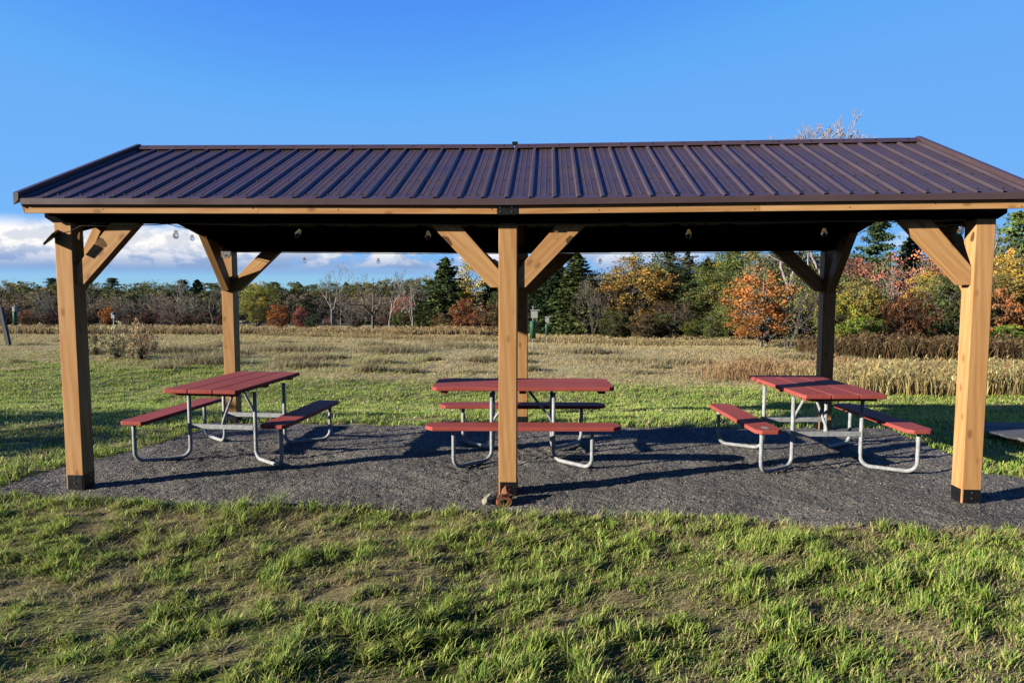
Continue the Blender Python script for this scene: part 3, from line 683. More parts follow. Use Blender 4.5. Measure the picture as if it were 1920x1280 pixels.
# ------------------------------------------------------------------ picnic tables
def chamf(L, Wd, c, cx=0, cy=0):
    return [(cx - L / 2 + c, cy - Wd / 2), (cx + L / 2 - c, cy - Wd / 2), (cx + L / 2, cy - Wd / 2 + c), (cx + L / 2, cy + Wd / 2 - c), (cx + L / 2 - c, cy + Wd / 2), (cx - L / 2 + c, cy + Wd / 2), (cx - L / 2, cy + Wd / 2 - c), (cx - L / 2, cy - Wd / 2 + c)]
def picnic(label, x, y, rz_, L, Ltop, wtop, cb, bw=.25, lo=.65, li=.37, co=None, ci=.35, stain=None, corner=.07):
    """local X = long axis; cb = bench centre offset"""
    t = thing('picnic_table', label, 'picnic table', (x, y, 0), rz_, 'red picnic tables with galvanised pipe frames')
    def plank(name, pl, z0, z1):
        mb = MB().prism(pl, 'z', z0, z1); m = frame((pl[0][0], pl[0][1], z0), (pl[0][0] + 1, pl[0][1], z0))
        return mb.build(name, M_RED, t, m, bevel=.006)
    zt, zs = .760, .440
    gap = .006; w3 = (wtop - 2 * gap) / 3
    for k in (-1, 0, 1):
        cy = k * (w3 + gap)
        c = .05 if corner > .06 else .018
        pl = [(-Ltop / 2 + (c if k == -1 else 0), cy - w3 / 2), (Ltop / 2 - (c if k == -1 else 0), cy - w3 / 2), (Ltop / 2, cy - w3 / 2 + (c if k == -1 else 0)), (Ltop / 2, cy + w3 / 2 - (c if k == 1 else 0)), (Ltop / 2 - (c if k == 1 else 0), cy + w3 / 2), (-Ltop / 2 + (c if k == 1 else 0), cy + w3 / 2), (-Ltop / 2, cy + w3 / 2 - (c if k == 1 else 0)), (-Ltop / 2, cy - w3 / 2 + (c if k == -1 else 0))]
        P = []
        for p in pl:
            if not P or (Vector(p) - Vector(P[-1])).length > 1e-5: P.append(p)
        if (Vector(P[0]) - Vector(P[-1])).length < 1e-5: P.pop()
        plank('tabletop_plank', P, zt - .038, zt)
    for xx in (-Ltop / 2 + .12, 0, Ltop / 2 - .12):
        MB().box(xx - .035, xx + .035, -wtop / 2 + .05, wtop / 2 - .05, zt - .072, zt - .0385).build('cleat', M_RED, t, bevel=.004)
    for s in (-1, 1):
        b = plank('bench', chamf(L, bw, corner, 0, s * cb), zs - .038, zs)
        if stain and s == stain[0]:
            a = [(math.cos(k * .7) * .045 * (1 + .25 * math.sin(k * 3.1)), math.sin(k * .7) * .035 * (1 + .3 * math.cos(k * 2.3))) for k in range(9)]
            MB().prism([(stain[1] + p[0], s * cb + p[1]) for p in a], 'z', zs + .0002, zs + .001).build('bird_dropping', M_WHITEP, b)
    co = co or cb; r = .019
    for sxx in (-1, 1):
        for s in (-1, 1):
            o = Vector((sxx * lo, s * co, 0)); i = Vector((sxx * li, s * ci, 0)); R_ = .095
            d = (i - o); dn = d.normalized()
            top = zs - .04; pts = [o + Vector((0, 0, top)), o + Vector((0, 0, .30)), o + Vector((0, 0, R_ + r))]
            for k in range(1, 7):
                a = k / 6 * math.pi / 2; pts.append(o + dn * (R_ * (1 - math.cos(a))) + Vector((0, 0, r + R_ * (1 - math.sin(a)))))
            pts.append((o + i) / 2 + Vector((0, 0, r)))
            for k in range(0, 7):
                a = k / 6 * math.pi / 2; pts.append(i - dn * (R_ * (1 - math.sin(a))) + Vector((0, 0, r + R_ * (1 - math.cos(a)))))
            pts += [i + Vector((0, 0, .35)), i + Vector((0, 0, zt - .0725))]
            lg = MB().tube(pts, r, 12).build('leg', M_GALV, t, smooth=True)
            MB().box(o.x - .05, o.x + .05, o.y - .02, o.y + .02, top - .004, top + .0015).build('seat_plate', M_GALV, lg)
        # cross channel and brace to the middle
        x0 = sxx * li
        MB().box(x0 - .016, x0 + .016, -ci + .017, ci - .017, .305, .350).build('cross_bar', M_GALV, t, bevel=.003)
        MB().tube([(x0 - sxx * .005, 0, .345), (x0 - sxx * .03, 0, .40), (sxx * .06, 0, zt - .08)], [.016, .014, .014], 8).build('diagonal_brace', M_GALV, t, smooth=True)
    return t
picnic('left red picnic table, standing end-on beside the left front post', -2.935, 1.43, R(90 - 3.3), 1.44, 1.43, .75, .71, .26, .62, .33, co=.755, ci=.35, corner=.03)
picnic('middle red picnic table, long side on behind the central front post', .07, 1.41, R(2.5), 1.84, 1.80, .68, .585, .25, .66, .31, co=.56, ci=.22, corner=.075)
picnic('right red picnic table, with a white bird dropping on its left bench', 3.0, 1.47, R(90 + 4), 1.46, 1.40, .77, .70, .25, .62, .36, co=.735, ci=.335, stain=(1, -.60), corner=.05)

# ------------------------------------------------------------------ small things
def rock(name, label, cat, mat, loc, s, seed, rot=(0, 0, 0), hole=False, group=None, blocky=0.):
    import bmesh
    rs = np.random.RandomState(seed); bm = bmesh.new()
    if hole:
        bm.free(); mb = MB(); n = 20; V = []; F = []
        for ring, (r, y) in enumerate(((.52, -1), (1.0, -.95), (1.05, 0), (1., .9), (.5, .95))):
            for k in range(n):
                a = 2 * math.pi * k / n; q = r * (1 + (.1 * math.sin(3 * a + ring) + rs.uniform(-.05, .05)) * (1 if r > .6 else .4))
                c_, s_ = math.cos(a), math.sin(a)
                if r > .6: m_ = max(abs(c_), abs(s_)) ** .6; c_, s_ = c_ / m_, s_ / m_
                V.append((c_ * q * s[0], y * s[1], s_ * q * s[2]))
        for ring in range(5):
            for k in range(n): F.append((ring * n + k, ring * n + (k + 1) % n, ((ring + 1) % 5) * n + (k + 1) % n, ((ring + 1) % 5) * n + k))
        o = part(name, V, F, mat)
    else:
        bmesh.ops.create_icosphere(bm, subdivisions=3, radius=1)
        pl = [(Vector(rs.normal(size=3)).normalized(), rs.uniform(.62, .85)) for _ in range(10)]
        if blocky: pl = [(Vector(a), blocky) for a in ((1, 0, 0), (-1, 0, 0), (0, 1, 0), (0, -1, 0), (0, 0, 1), (0, 0, -1))] + pl[:3]
        for v in bm.verts:
            p = v.co.copy()
            for nn_, d in pl:
                e = p.dot(nn_) - d
                if e > 0: p -= nn_ * e
            p += Vector(rs.normal(size=3)) * .015
            v.co = Vector((p.x * s[0], p.y * s[1], p.z * s[2]))
        me = bpy.data.meshes.new(name); bm.to_mesh(me); bm.free(); me.materials.append(mat); o = bpy.data.objects.new(name, me); COL.objects.link(o)
    o.location = loc; o.rotation_euler = rot
    return tag(o, label, cat, group)
rock('stone', 'pale cream stone lying left of the bricks at the central post', 'stone', M_STONE, (-.135, -.235, .045), (.065, .05, .055), 3, (.3, .2, .6))
rock('black_block', 'black block between the pale stone and the broken brick', 'block', M_PLAS, (-.085, -.225, .04), (.05, .04, .048), 8, (0, 0, .2), blocky=.7)
rock('brick_fragment', 'broken orange brick with a round hole facing the camera, below the other brick', 'brick', M_BRICK, (-.018, -.245, .045), (.058, .035, .042), 5, (0, .1, .15), hole=True, group='broken bricks at the central post')
rock('brick_fragment', 'broken orange brick leaning on the central post base, above the one with the hole', 'brick', M_BRICK, (.005, -.13, .07), (.055, .085, .075), 6, (.45, .35, .3), blocky=.62, group='broken bricks at the central post')
lt = thing('low_table', 'low round weathered grey wooden table on the shaded grass at the right edge', 'table', (5.97, 2.42, -.03))
mb = MB()
for k in range(7):
    y = -.60 + k * .172; hw = math.sqrt(max(.02, .58 ** 2 - (y + .08 * (1 if y < 0 else -1)) ** 2)); mb.box(-hw, hw, y, y + .164, .095 + .003 * (k % 2), .125 + .003 * (k % 2))
mb.build('tabletop', M_GREYWOOD, lt, frame((0, 0, .1), (1, 0, .1)), bevel=.004)
MB().lathe([(.30, -.03), (.30, .093)], n=18).build('base', M_GREYWOOD, lt)

def at(u, y):
    """a point of the field in the direction seen at column u, at depth y"""
    a = math.atan((u - 960) / F_PX) + YAW
    x = CAM[0] + (y - CAM[1]) * math.tan(a)
    return x, y, float(ground_z(x, y))
def nestbox(label, u, y, tube_w, tube_z, box_z, pole_top, group, arm=.12, box=.11, baffle=True):
    x, y, z = at(u, y); t = thing('nest_box', label, 'nest box', (x, y, z), 0, group)
    MB().tube([(0, 0, -.1), (.01, 0, pole_top)], .016, 6).build('pole', M_GALV, t)
    MB().lathe([(tube_w / 2, tube_z[0]), (tube_w / 2, tube_z[1]), (tube_w / 2 - .01, tube_z[1] + .01), (.02, tube_z[1] + .012)], n=18).build('predator_guard', M_GREENP, t, smooth=True)
    bx = MB().box(-.06, .06 + box, -.09, .09, box_z[0], box_z[1]).build('box', M_WHITEP, t, bevel=.004)
    MB().box(-.09, .1 + box + .03, -.12, .12, box_z[1] + .001, box_z[1] + .025).build('roof', M_WHITEP, bx)
    MB().tube([(-.0605, 0, (box_z[0] + box_z[1]) / 2 + .05), (-.063, 0, (box_z[0] + box_z[1]) / 2 + .05)], .022, 12).build('entrance_hole', M_PLAS, bx)
    return t
G = 'nest boxes on poles with green predator guards'
nestbox('tallest nest box with a large green tube below it, just right of the central post', 999, 18, .205, (.40, .98), (1.10, 1.36), 1.52, G)
nestbox('small nest box on a thin pole, right of the larger one by the central post', 1025.5, 22, .14, (.38, .82), (.90, 1.10), 1.05, G, box=.03)
nestbox('nest box with a long green tube, far left beside the leaning wooden post', 28, 26, .19, (.62, 1.24), (1.27, 1.50), 1.62, G, box=.0)
x, y, z = at(213, 30); t = thing('birdhouse', 'small white post birdhouse with a dark cap behind the weeds on the left', 'birdhouse', (x, y, z))
t.scale = (.75, .75, .95); MB().tube([(0, 0, -.1), (0, 0, 1.0)], .05, 8).build('pole', M_WHITEP, t)
MB().box(-.12, .12, -.12, .12, .98, 1.22).build('box', M_WHITEP, t)
MB().lathe([(.22, 1.221), (.2, 1.25), (.03, 1.37)], n=12).build('roof', M_GREYPL, t)
x, y, z = at(14, 18.5)
o = timber('wooden_post', (x, y, z - .1), (x - .30, y + .05, z + 1.42), .15, .12, M_GREYWOOD, parent=None, bevel=.01)
tag(o, 'weathered grey wooden post leaning left at the far left edge of the lawn', 'post')

# ------------------------------------------------------------------ trees
def z_at(v, u, y):
    x = at(u, y)[0]; dep = (x - CAM[0]) * Fv.x + (y - CAM[1]) * Fv.y
    return CAM[2] + (640 - F_PX * math.tan(PITCH) - v) / F_PX * dep
class TreeB:
    def __init__(s, seed): s.r = np.random.RandomState(seed); s.tr = MB(); s.tw = MB(); s.P = []; s.S = []; s.B = []; s.D = []
    def seg(s, pts, r0, r1, n=5, twig=False):
        k = len(pts); r0 = max(r0, .0013); r1 = max(r1, .0011); (s.tw if twig else s.tr).tube(pts, [r0 + (r1 - r0) * i / (k - 1) for i in range(k)], n, cap=False)
    def curve(s, a, b, bow=.1, k=5, up=.0):
        a, b = np.array(a, float), np.array(b, float); L = np.linalg.norm(b - a); o = s.r.normal(size=3) * bow * L
        return [tuple(a + (b - a) * t + o * math.sin(math.pi * t) + np.array([0, 0, up * L * math.sin(math.pi * t)])) for t in np.linspace(0, 1, k)]
    def leaves(s, c, sig, n, size, bright, hue=0.):
        p = s.r.normal(size=(n, 3)) * np.array(sig) + np.array(c); s.P.append(p); s.S.append(size * s.r.uniform(.6, 1.4, n)); s.B.append(bright * s.r.uniform(.75, 1.25, n)); s.D.append(hue + s.r.normal(0, .12, n))
    def finish(s, flat=0., droop=None):
        if not s.P: return None
        p = np.concatenate(s.P); sz = np.concatenate(s.S); b = np.concatenate(s.B); hu = np.concatenate(s.D); n = len(p)
        a = s.r.normal(size=(n, 3)); a[:, 2] *= (1 - flat); a /= np.linalg.norm(a, axis=1)[:, None]
        c = s.r.normal(size=(n, 3)); c[:, 2] *= (1 - flat); c -= a * (a * c).sum(1)[:, None]; c /= np.linalg.norm(c, axis=1)[:, None]
        A = a * sz[:, None]; C = c * sz[:, None] * .62
        V = np.stack([p - A, p - C, p + A, p + C], 1).reshape(-1, 3); q = (np.arange(n) * 4)[:, None] + np.arange(4)
        col = np.stack([b * (1 + hu * .6), b, b * (1 - hu * .3)], 1).clip(.05, 3); col = np.repeat(col, 4, 0)
        return V, q, col
def decid(seed, trunk=.22, rx=.3, zc=.62, rzz=.38, ncl=130, per=46, size=.014, open_=.0, stems=1, lean=0.):
    T = TreeB(seed); r = T.r
    fork = []
    for st_i in range(stems):
        bx, by = (r.normal(0, .03, 2) if stems > 1 else (0, 0)); tx, ty = r.normal(0, .05, 2) if stems == 1 else r.normal(0, rx * .45, 2)
        tp = T.curve((bx, by, -.02), (tx + lean * .3, ty, .86), .05, 8); T.seg(tp, .017 if stems == 1 else .009, .004, 7); fork.append(tp)
    for i in range(ncl):
        u = r.normal(size=3); u /= np.linalg.norm(u); rad = r.uniform(.25, 1.) ** .5
        lump = 1 + .22 * math.sin(3 * u[0] + seed) * math.cos(2.3 * u[1] + seed * 2) + .12 * math.sin(7 * u[2] + seed)
        z = zc + u[2] * rzz * rad * lump; c = (u[0] * rx * rad * lump + lean * z * .3, u[1] * rx * rad * lump, z)
        if z < trunk * .5 or r.rand() < open_ * .5: continue
        tp = fork[r.randint(len(fork))]; j = int(np.clip((c[2] - .12) / .86 * 7 * .75, 1, 6))
        T.seg(T.curve(tp[j], c, .12, 4, .05), .0045, .0012, 3)
        if r.rand() < open_: continue
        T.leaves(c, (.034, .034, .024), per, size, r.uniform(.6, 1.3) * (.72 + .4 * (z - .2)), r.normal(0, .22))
    return T
def conifer(seed, rb=.24, nb=110, z0=.06, pw=.85, per=46, droop=.25, size=.013, irr=.25, gap=0.):
    T = TreeB(seed); r = T.r; T.seg(T.curve((0, 0, -.02), (r.normal(0, .01), 0, 1.), .008, 8), .016, .001, 6)
    for i in range(nb):
        t = (i + r.rand()) / nb; z = z0 + (1 - z0) * t ** 1.05
        L = (rb * (1 - t) ** pw + .012) * r.uniform(1 - irr, 1 + irr); a = i * 2.4 + r.normal(0, .4)
        if r.rand() < gap: continue
        e = np.array([math.cos(a) * L, math.sin(a) * L, z - droop * L * (1 - t * 1.4)]); s0 = np.array([0, 0, z])
        T.seg([tuple(s0), tuple((s0 + e) / 2 + np.array([0, 0, -.02 * L])), tuple(e)], .0035, .001, 3)
        br = r.uniform(.6, 1.3)
        m = max(6, int(per * (.35 + L / rb)))
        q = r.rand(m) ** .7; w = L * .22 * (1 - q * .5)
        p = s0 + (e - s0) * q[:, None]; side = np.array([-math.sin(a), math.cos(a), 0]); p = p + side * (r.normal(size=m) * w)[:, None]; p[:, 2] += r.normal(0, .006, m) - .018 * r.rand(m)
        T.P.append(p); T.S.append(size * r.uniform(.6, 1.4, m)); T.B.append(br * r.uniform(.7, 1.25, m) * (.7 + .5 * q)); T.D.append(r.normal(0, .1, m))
    return T
def pine(seed):
    T = TreeB(seed); r = T.r; T.seg(T.curve((0, 0, -.02), (r.normal(0, .02), 0, .97), .015, 8), .018, .003, 6)
    for i in range(44):
        t = i / 44; z = .22 + .76 * t; L = (.25 * (1 - t) ** .8 * min(1, .55 + t * 1.7) + .02) * r.uniform(.55, 1.25); a = i * 2.4 + r.normal(0, .5)
        e = np.array([math.cos(a) * L, math.sin(a) * L, z + L * r.uniform(.0, .4)]); T.seg([(0, 0, z), tuple(e)], .005, .0015, 3); br = r.uniform(.65, 1.3)
        for q in np.arange(.35, 1.05, .22):
            T.leaves((e - [0, 0, z]) * q + [0, 0, z + .008], (.030, .030, .009), 34, .0125, br, r.normal(0, .08))
    return T
def bare(seed, depth=6, L0=.30, spread=.5, trunk_r=.022, leafn=0, upw=.25, kids=(2, 3), stems=1):
    T = TreeB(seed); r = T.r
    def grow(p, d, L, rad, k):
        e = p + d * L; pts = T.curve(p, e, .05, 3); T.seg(pts, rad, rad * .66, 5 if k < 2 else 3, k >= 2)
        if k >= depth:
            if leafn: T.leaves(e, (.02, .02, .02), leafn, .011, r.uniform(.7, 1.3), r.normal(0, .2))
            return
        for _ in range(r.randint(kids[0], kids[1] + 1)):
            nd = d + r.normal(size=3) * spread; nd[2] += upw; nd /= np.linalg.norm(nd)
            grow(e if r.rand() < .6 else p + d * L * r.uniform(.5, 1), nd, L * r.uniform(.62, .86), rad * .6, k + 1)
    for s_ in range(stems):
        d = np.array([r.normal(0, .06 if stems == 1 else .3), r.normal(0, .06 if stems == 1 else .3), 1.]); d /= np.linalg.norm(d)
        grow(np.array([r.normal(0, .02) * (stems > 1), 0, -.02]), d, L0, trunk_r / math.sqrt(stems), 0)
    return T
PROTO = {}
def proto(key, T, bark, leafm=M_LEAF, flat=0.):
    zmax = max([v[2] for v in T.tr.V + T.tw.V] + [float(p[:, 2].max()) for p in T.P] or [1])
    o = MB().add(T.tr.V, T.tr.F).build('trunk', bark, smooth=True); me_t = o.data; bpy.data.objects.remove(o)
    me_w = None; me_c = None
    if T.tw.V: o = MB().add(T.tw.V, T.tw.F).build('branches', bark, smooth=True); me_w = o.data; bpy.data.objects.remove(o)
    fr_ = T.finish(flat)
    if fr_: o = np_mesh('crown', fr_[0], quads=fr_[1], col=fr_[2], mat=leafm); me_c = o.data; bpy.data.objects.remove(o)
    PROTO[key] = (me_t, me_w, me_c, zmax)
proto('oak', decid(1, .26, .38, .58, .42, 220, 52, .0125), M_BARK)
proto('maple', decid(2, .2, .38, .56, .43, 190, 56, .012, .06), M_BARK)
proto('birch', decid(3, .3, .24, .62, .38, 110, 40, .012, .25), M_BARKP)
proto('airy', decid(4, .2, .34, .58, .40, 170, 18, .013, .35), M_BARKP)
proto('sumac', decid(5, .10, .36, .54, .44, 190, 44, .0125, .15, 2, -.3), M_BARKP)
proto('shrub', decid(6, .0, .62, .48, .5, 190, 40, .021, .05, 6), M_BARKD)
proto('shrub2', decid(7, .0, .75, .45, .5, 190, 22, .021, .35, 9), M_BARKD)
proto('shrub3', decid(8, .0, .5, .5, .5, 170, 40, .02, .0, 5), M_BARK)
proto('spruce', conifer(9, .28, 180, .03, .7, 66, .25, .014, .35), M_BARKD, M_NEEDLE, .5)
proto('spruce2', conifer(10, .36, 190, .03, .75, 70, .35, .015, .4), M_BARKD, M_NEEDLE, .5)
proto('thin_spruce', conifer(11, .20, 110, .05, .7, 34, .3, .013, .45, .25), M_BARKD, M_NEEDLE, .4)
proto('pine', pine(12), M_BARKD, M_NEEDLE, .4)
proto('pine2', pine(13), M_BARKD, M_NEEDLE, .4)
proto('bare', bare(14, 6, .27, .42), M_BARKP)
proto('bare2', bare(15, 6, .22, .55, .022, 0, .2), M_BARK)
proto('bare3', bare(16, 7, .30, .36, .022, 0, .3, (2, 2)), M_BARKP)
proto('thicket', bare(17, 5, .30, .5, .02, 2, .12, (2, 3), 6), M_BARK)
proto('budded', bare(18, 8, .25, .42, .016, 0, .16), M_BARKPK)
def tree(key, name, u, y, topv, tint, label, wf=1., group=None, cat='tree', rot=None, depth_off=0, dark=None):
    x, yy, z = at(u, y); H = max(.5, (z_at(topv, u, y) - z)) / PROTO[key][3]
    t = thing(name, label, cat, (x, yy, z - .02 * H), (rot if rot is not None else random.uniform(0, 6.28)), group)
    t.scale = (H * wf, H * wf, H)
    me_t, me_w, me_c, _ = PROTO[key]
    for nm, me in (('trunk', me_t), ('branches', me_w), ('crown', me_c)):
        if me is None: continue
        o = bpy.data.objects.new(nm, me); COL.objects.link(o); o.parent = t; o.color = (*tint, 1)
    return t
DG = (.045, .072, .028); MG = (.085, .115, .035); OL = (.155, .16, .05); YE_ = (.42, .30, .05); GO = (.36, .21, .045); RU = (.33, .105, .035); OR = (.52, .15, .03)
RD = (.40, .085, .04); PK = (.42, .18, .13); MA = (.19, .085, .065); BR = (.17, .09, .05); GY = (.19, .155, .12); YG = (.24, .27, .05); BG = (.045, .085, .06); LGN = (.16, .27, .04)
# middle group, left of the central post
tree('maple', 'broadleaf_tree', 486, 47, 528, (.27, .25, .06), 'round yellow-green tree directly right of the left rear post', 1.05)
tree('shrub3', 'shrub', 522, 45, 568, (.33, .12, .045), 'small orange leaved tree beside the round yellow-green tree', .8, cat='shrub')
tree('shrub3', 'shrub', 585, 43, 588, (.05, .075, .04), 'dark green bush under the tall bare tree', .8, cat='shrub')
tree('bare3', 'bare_tree', 625, 48, 488, GY, 'tallest pale bare tree with spreading twigs left of centre', .9)
tree('shrub', 'shrub', 562, 50, 572, (.28, .11, .09), 'pinkish red bush behind the dark green bush', .6, cat='shrub')
tree('thicket', 'bare_tree', 655, 46, 545, GY, 'low grey bare thicket between the tall bare tree and the dark trunked tree', .8)
tree('bare2', 'bare_tree', 700, 44, 508, GY, 'bare tree with a thick dark forked trunk, left of centre', 1.0)
tree('bare', 'bare_tree', 731, 46, 500, GY, 'slender bare tree with reddish twigs right of the dark trunked one', .9)
tree('sumac', 'broadleaf_tree', 752, 50, 548, (.42, .17, .11), 'salmon red leaved small tree behind the sapling left of centre', 1.0)
tree('bare3', 'bare_tree', 772, 41, 520, GY, 'pale straight bare sapling standing at the field edge left of centre', .7)
tree('shrub3', 'shrub', 753, 43, 580, (.075, .10, .03), 'rounded dark olive bush at the foot of the pale sapling', .95, cat='shrub')
tree('bare2', 'bare_tree', 793, 55, 515, GY, 'grey bare tree just left of the big spruce', .9)
tree('spruce2', 'spruce_tree', 836, 46, 478, (.060, .085, .032), 'big dark spruce left of the central post', 1.38)
tree('birch', 'birch_tree', 884, 50, 476, (.46, .33, .055), 'yellow birch between the big spruce and the central post', 1.1)
tree('spruce', 'spruce_tree', 928, 49, 484, (.03, .05, .025), 'nearly black spruce hidden behind the central post', 1.30)
tree('shrub', 'shrub', 873, 43, 556, (.29, .11, .055), 'rust red round shrub under the yellow birch', .72, cat='shrub')
tree('shrub2', 'shrub', 828, 41, 582, (.21, .11, .06), 'brown twiggy shrub in front of the big spruce', .8, cat='shrub')
tree('shrub2', 'shrub', 906, 40, 565, (.24, .11, .06), 'brown twiggy shrub left of the central post', .8, cat='shrub')
tree('shrub3', 'shrub', 800, 47, 562, (.085, .105, .03), 'olive shrub left of the brown twiggy shrub below the spruce', .9, cat='shrub')
# right of the central post
tree('spruce2', 'spruce_tree', 1040, 38, 476, (.030, .05, .024), 'wide dark spruce just right of the central post', 1.45)
tree('spruce', 'spruce_tree', 1082, 36, 470, (.062, .082, .030), 'olive green spruce second to the right of the central post', 1.52)
tree('thicket', 'bare_tree', 1112, 33, 520, GY, 'grey dead branches in front of the spruces right of the central post', .5)
tree('spruce', 'spruce_tree', 1010, 42, 520, (.045, .06, .024), 'short spruce behind the tallest nest box', 1.59)
tree('oak', 'oak_tree', 1190, 35, 466, (.30, .195, .06), 'golden brown oak in the middle of the right treeline', 1.15)
tree('shrub3', 'shrub', 1180, 32.5, 590, (.20, .21, .04), 'yellow-green bush at the foot of the golden oak', .9, cat='shrub')
tree('thin_spruce', 'spruce_tree', 1252, 38, 455, (.04, .055, .03), 'thin ragged spruce right of the golden oak', 1.45)
tree('thin_spruce', 'spruce_tree', 1288, 37, 462, (.055, .065, .045), 'thin grey spruce, second right of the golden oak', 1.59)
tree('spruce', 'spruce_tree', 1325, 36, 480, (.045, .052, .022), 'dark spruce left of the orange-red tree', 1.23)
tree('thicket', 'bare_tree', 1262, 33, 560, BR, 'brown twiggy thicket right of the golden oak', .8)
tree('shrub3', 'shrub', 1300, 32, 598, (.11, .13, .03), 'low green bush under the thin grey spruce', 1.2, cat='shrub')
tree('maple', 'broadleaf_tree', 1372, 40, 455, (.13, .15, .045), 'mid green tree behind the orange-red tree', .9)
tree('shrub3', 'shrub', 1365, 30, 560, (.15, .18, .045), 'green bush left of the orange-red tree', .95, cat='shrub')
tree('sumac', 'broadleaf_tree', 1432, 19.5, 496, (.40, .165, .055), 'leaning orange-red tree behind the right picnic table', 1.35, rot=.3)
tree('thicket', 'bare_tree', 1478, 18.5, 492, (.20, .21, .06), 'grey-green tangled thicket just left of the right rear post', .62)
tree('airy', 'broadleaf_tree', 1500, 19.5, 505, (.18, .19, .055), 'sparse olive tree behind the right rear post', .8)
tree('budded', 'bare_tree', 1535, 46, 208, (.36, .20, .17), 'tall pinkish bare tree rising above the roof ridge on the right', .82)
tree('budded', 'bare_tree', 1486, 47, 244, (.36, .20, .17), 'lower pinkish bare tree just showing over the roof, left of the taller one', .8)
tree('airy', 'broadleaf_tree', 1420, 31, 462, (.17, .15, .07), 'sparse grey-green tree behind the orange-red tree', .9)
tree('shrub', 'shrub', 1567, 24, 545, (.24, .24, .05), 'yellow-green shrub just right of the right rear post', .75, cat='shrub')
tree('maple', 'broadleaf_tree', 1590, 36, 478, (.21, .10, .075), 'maroon tree right of the right rear post', .9)
tree('pine2', 'pine_tree', 1640, 44, 405, (.06, .095, .04), 'tall pine at the right, its top showing below the roof edge', .95)
tree('spruce', 'spruce_tree', 1702, 46, 436, (.085, .115, .045), 'pointed conifer between the tall pine and the right front post', 1.16)
tree('airy', 'broadleaf_tree', 1668, 33, 470, (.42, .16, .12), 'pinkish red tree below the pointed conifer', .85)
tree('airy', 'broadleaf_tree', 1738, 34, 462, (.46, .20, .12), 'salmon tree behind the long right brace', .9)
tree('maple', 'broadleaf_tree', 1640, 29, 538, (.28, .27, .05), 'yellow-green tree left of the dark brown shrub on the right', .75)
tree('birch', 'birch_tree', 1722, 31, 500, (.40, .31, .055), 'yellow birch above the dark brown shrub', .9)
tree('shrub', 'shrub', 1712, 20.5, 536, (.135, .065, .04), 'wide dark brown and orange shrub left of the right front post', .62, cat='shrub')
tree('shrub', 'shrub', 1690, 21.2, 560, (.27, .12, .045), 'orange brown shrub within the wide dark brown shrub', .5, cat='shrub')
tree('shrub3', 'shrub', 1790, 25, 512, (.08, .09, .035), 'dark green tree right behind the right front post', .85, cat='shrub')
tree('shrub3', 'shrub', 1615, 23, 588, (.18, .26, .045), 'low bright green bush left of the wide dark brown shrub', 1.0, cat='shrub')
tree('shrub3', 'shrub', 1665, 22.5, 596, (.11, .16, .035), 'low mid green bush under the wide dark brown shrub', 1.1, cat='shrub')
tree('shrub3', 'shrub', 1775, 22, 600, (.15, .18, .04), 'low green bush left of the right front post', 1.1, cat='shrub')
tree('pine', 'pine_tree', 1902, 41, 392, (.12, .17, .05), 'pine at the right edge above the yellow tree', 1.1)
tree('airy', 'broadleaf_tree', 1868, 38, 405, (.11, .14, .06), 'grey-green tree just right of the right front post', .8)
tree('maple', 'broadleaf_tree', 1893, 30, 462, (.38, .25, .06), 'golden yellow tree at the right edge', .8)
tree('shrub', 'shrub', 1878, 24, 532, (.32, .15, .065), 'orange brown shrub at the right edge', .7, cat='shrub')
tree('shrub3', 'shrub', 1893, 22.5, 604, (.19, .29, .05), 'low bright green bush at the right edge', 1.3, cat='shrub')
tree('airy', 'broadleaf_tree', 1960, 30, 450, (.42, .25, .06), 'sparse golden tree beyond the right edge', .8)
for i, (u, y, v, k_, tt) in enumerate(((2030, 30, 450, 'maple', (.20, .17, .055)), (2110, 28, 470, 'oak', (.28, .19, .06)), (2190, 30, 440, 'maple', (.12, .13, .05)), (2280, 27, 470, 'oak', (.22, .19, .06)))):
    tree(k_, 'broadleaf_tree', u, y, v, tt, 'autumn tree beyond the right edge of the view, %s outward' % ['first', 'second', 'third', 'fourth'][i], 1.1)
# weeds on the left
tree('shrub2', 'weed_clump', 262, 13.8, 595, (.50, .35, .21), 'tall rusty brown weed clump between the left posts', .55, cat='weeds')
tree('shrub2', 'weed_clump', 216, 14.2, 602, (.48, .42, .24), 'olive tan weed clump left of the rusty one', .8, cat='weeds')
tree('shrub2', 'weed_clump', 176, 15, 606, (.13, .12, .06), 'dark leafy weed right beside the left front post', .38, cat='weeds')
t = tree('shrub3', 'shrub', 960, 10, 400, (.10, .12, .04), 'leafy bush standing left of the picture and shading the lawn edge', 1., cat='shrub')
t.location = (-15.2, -1.9, -.1); t.scale = (4.2, 4.4, 3.9)
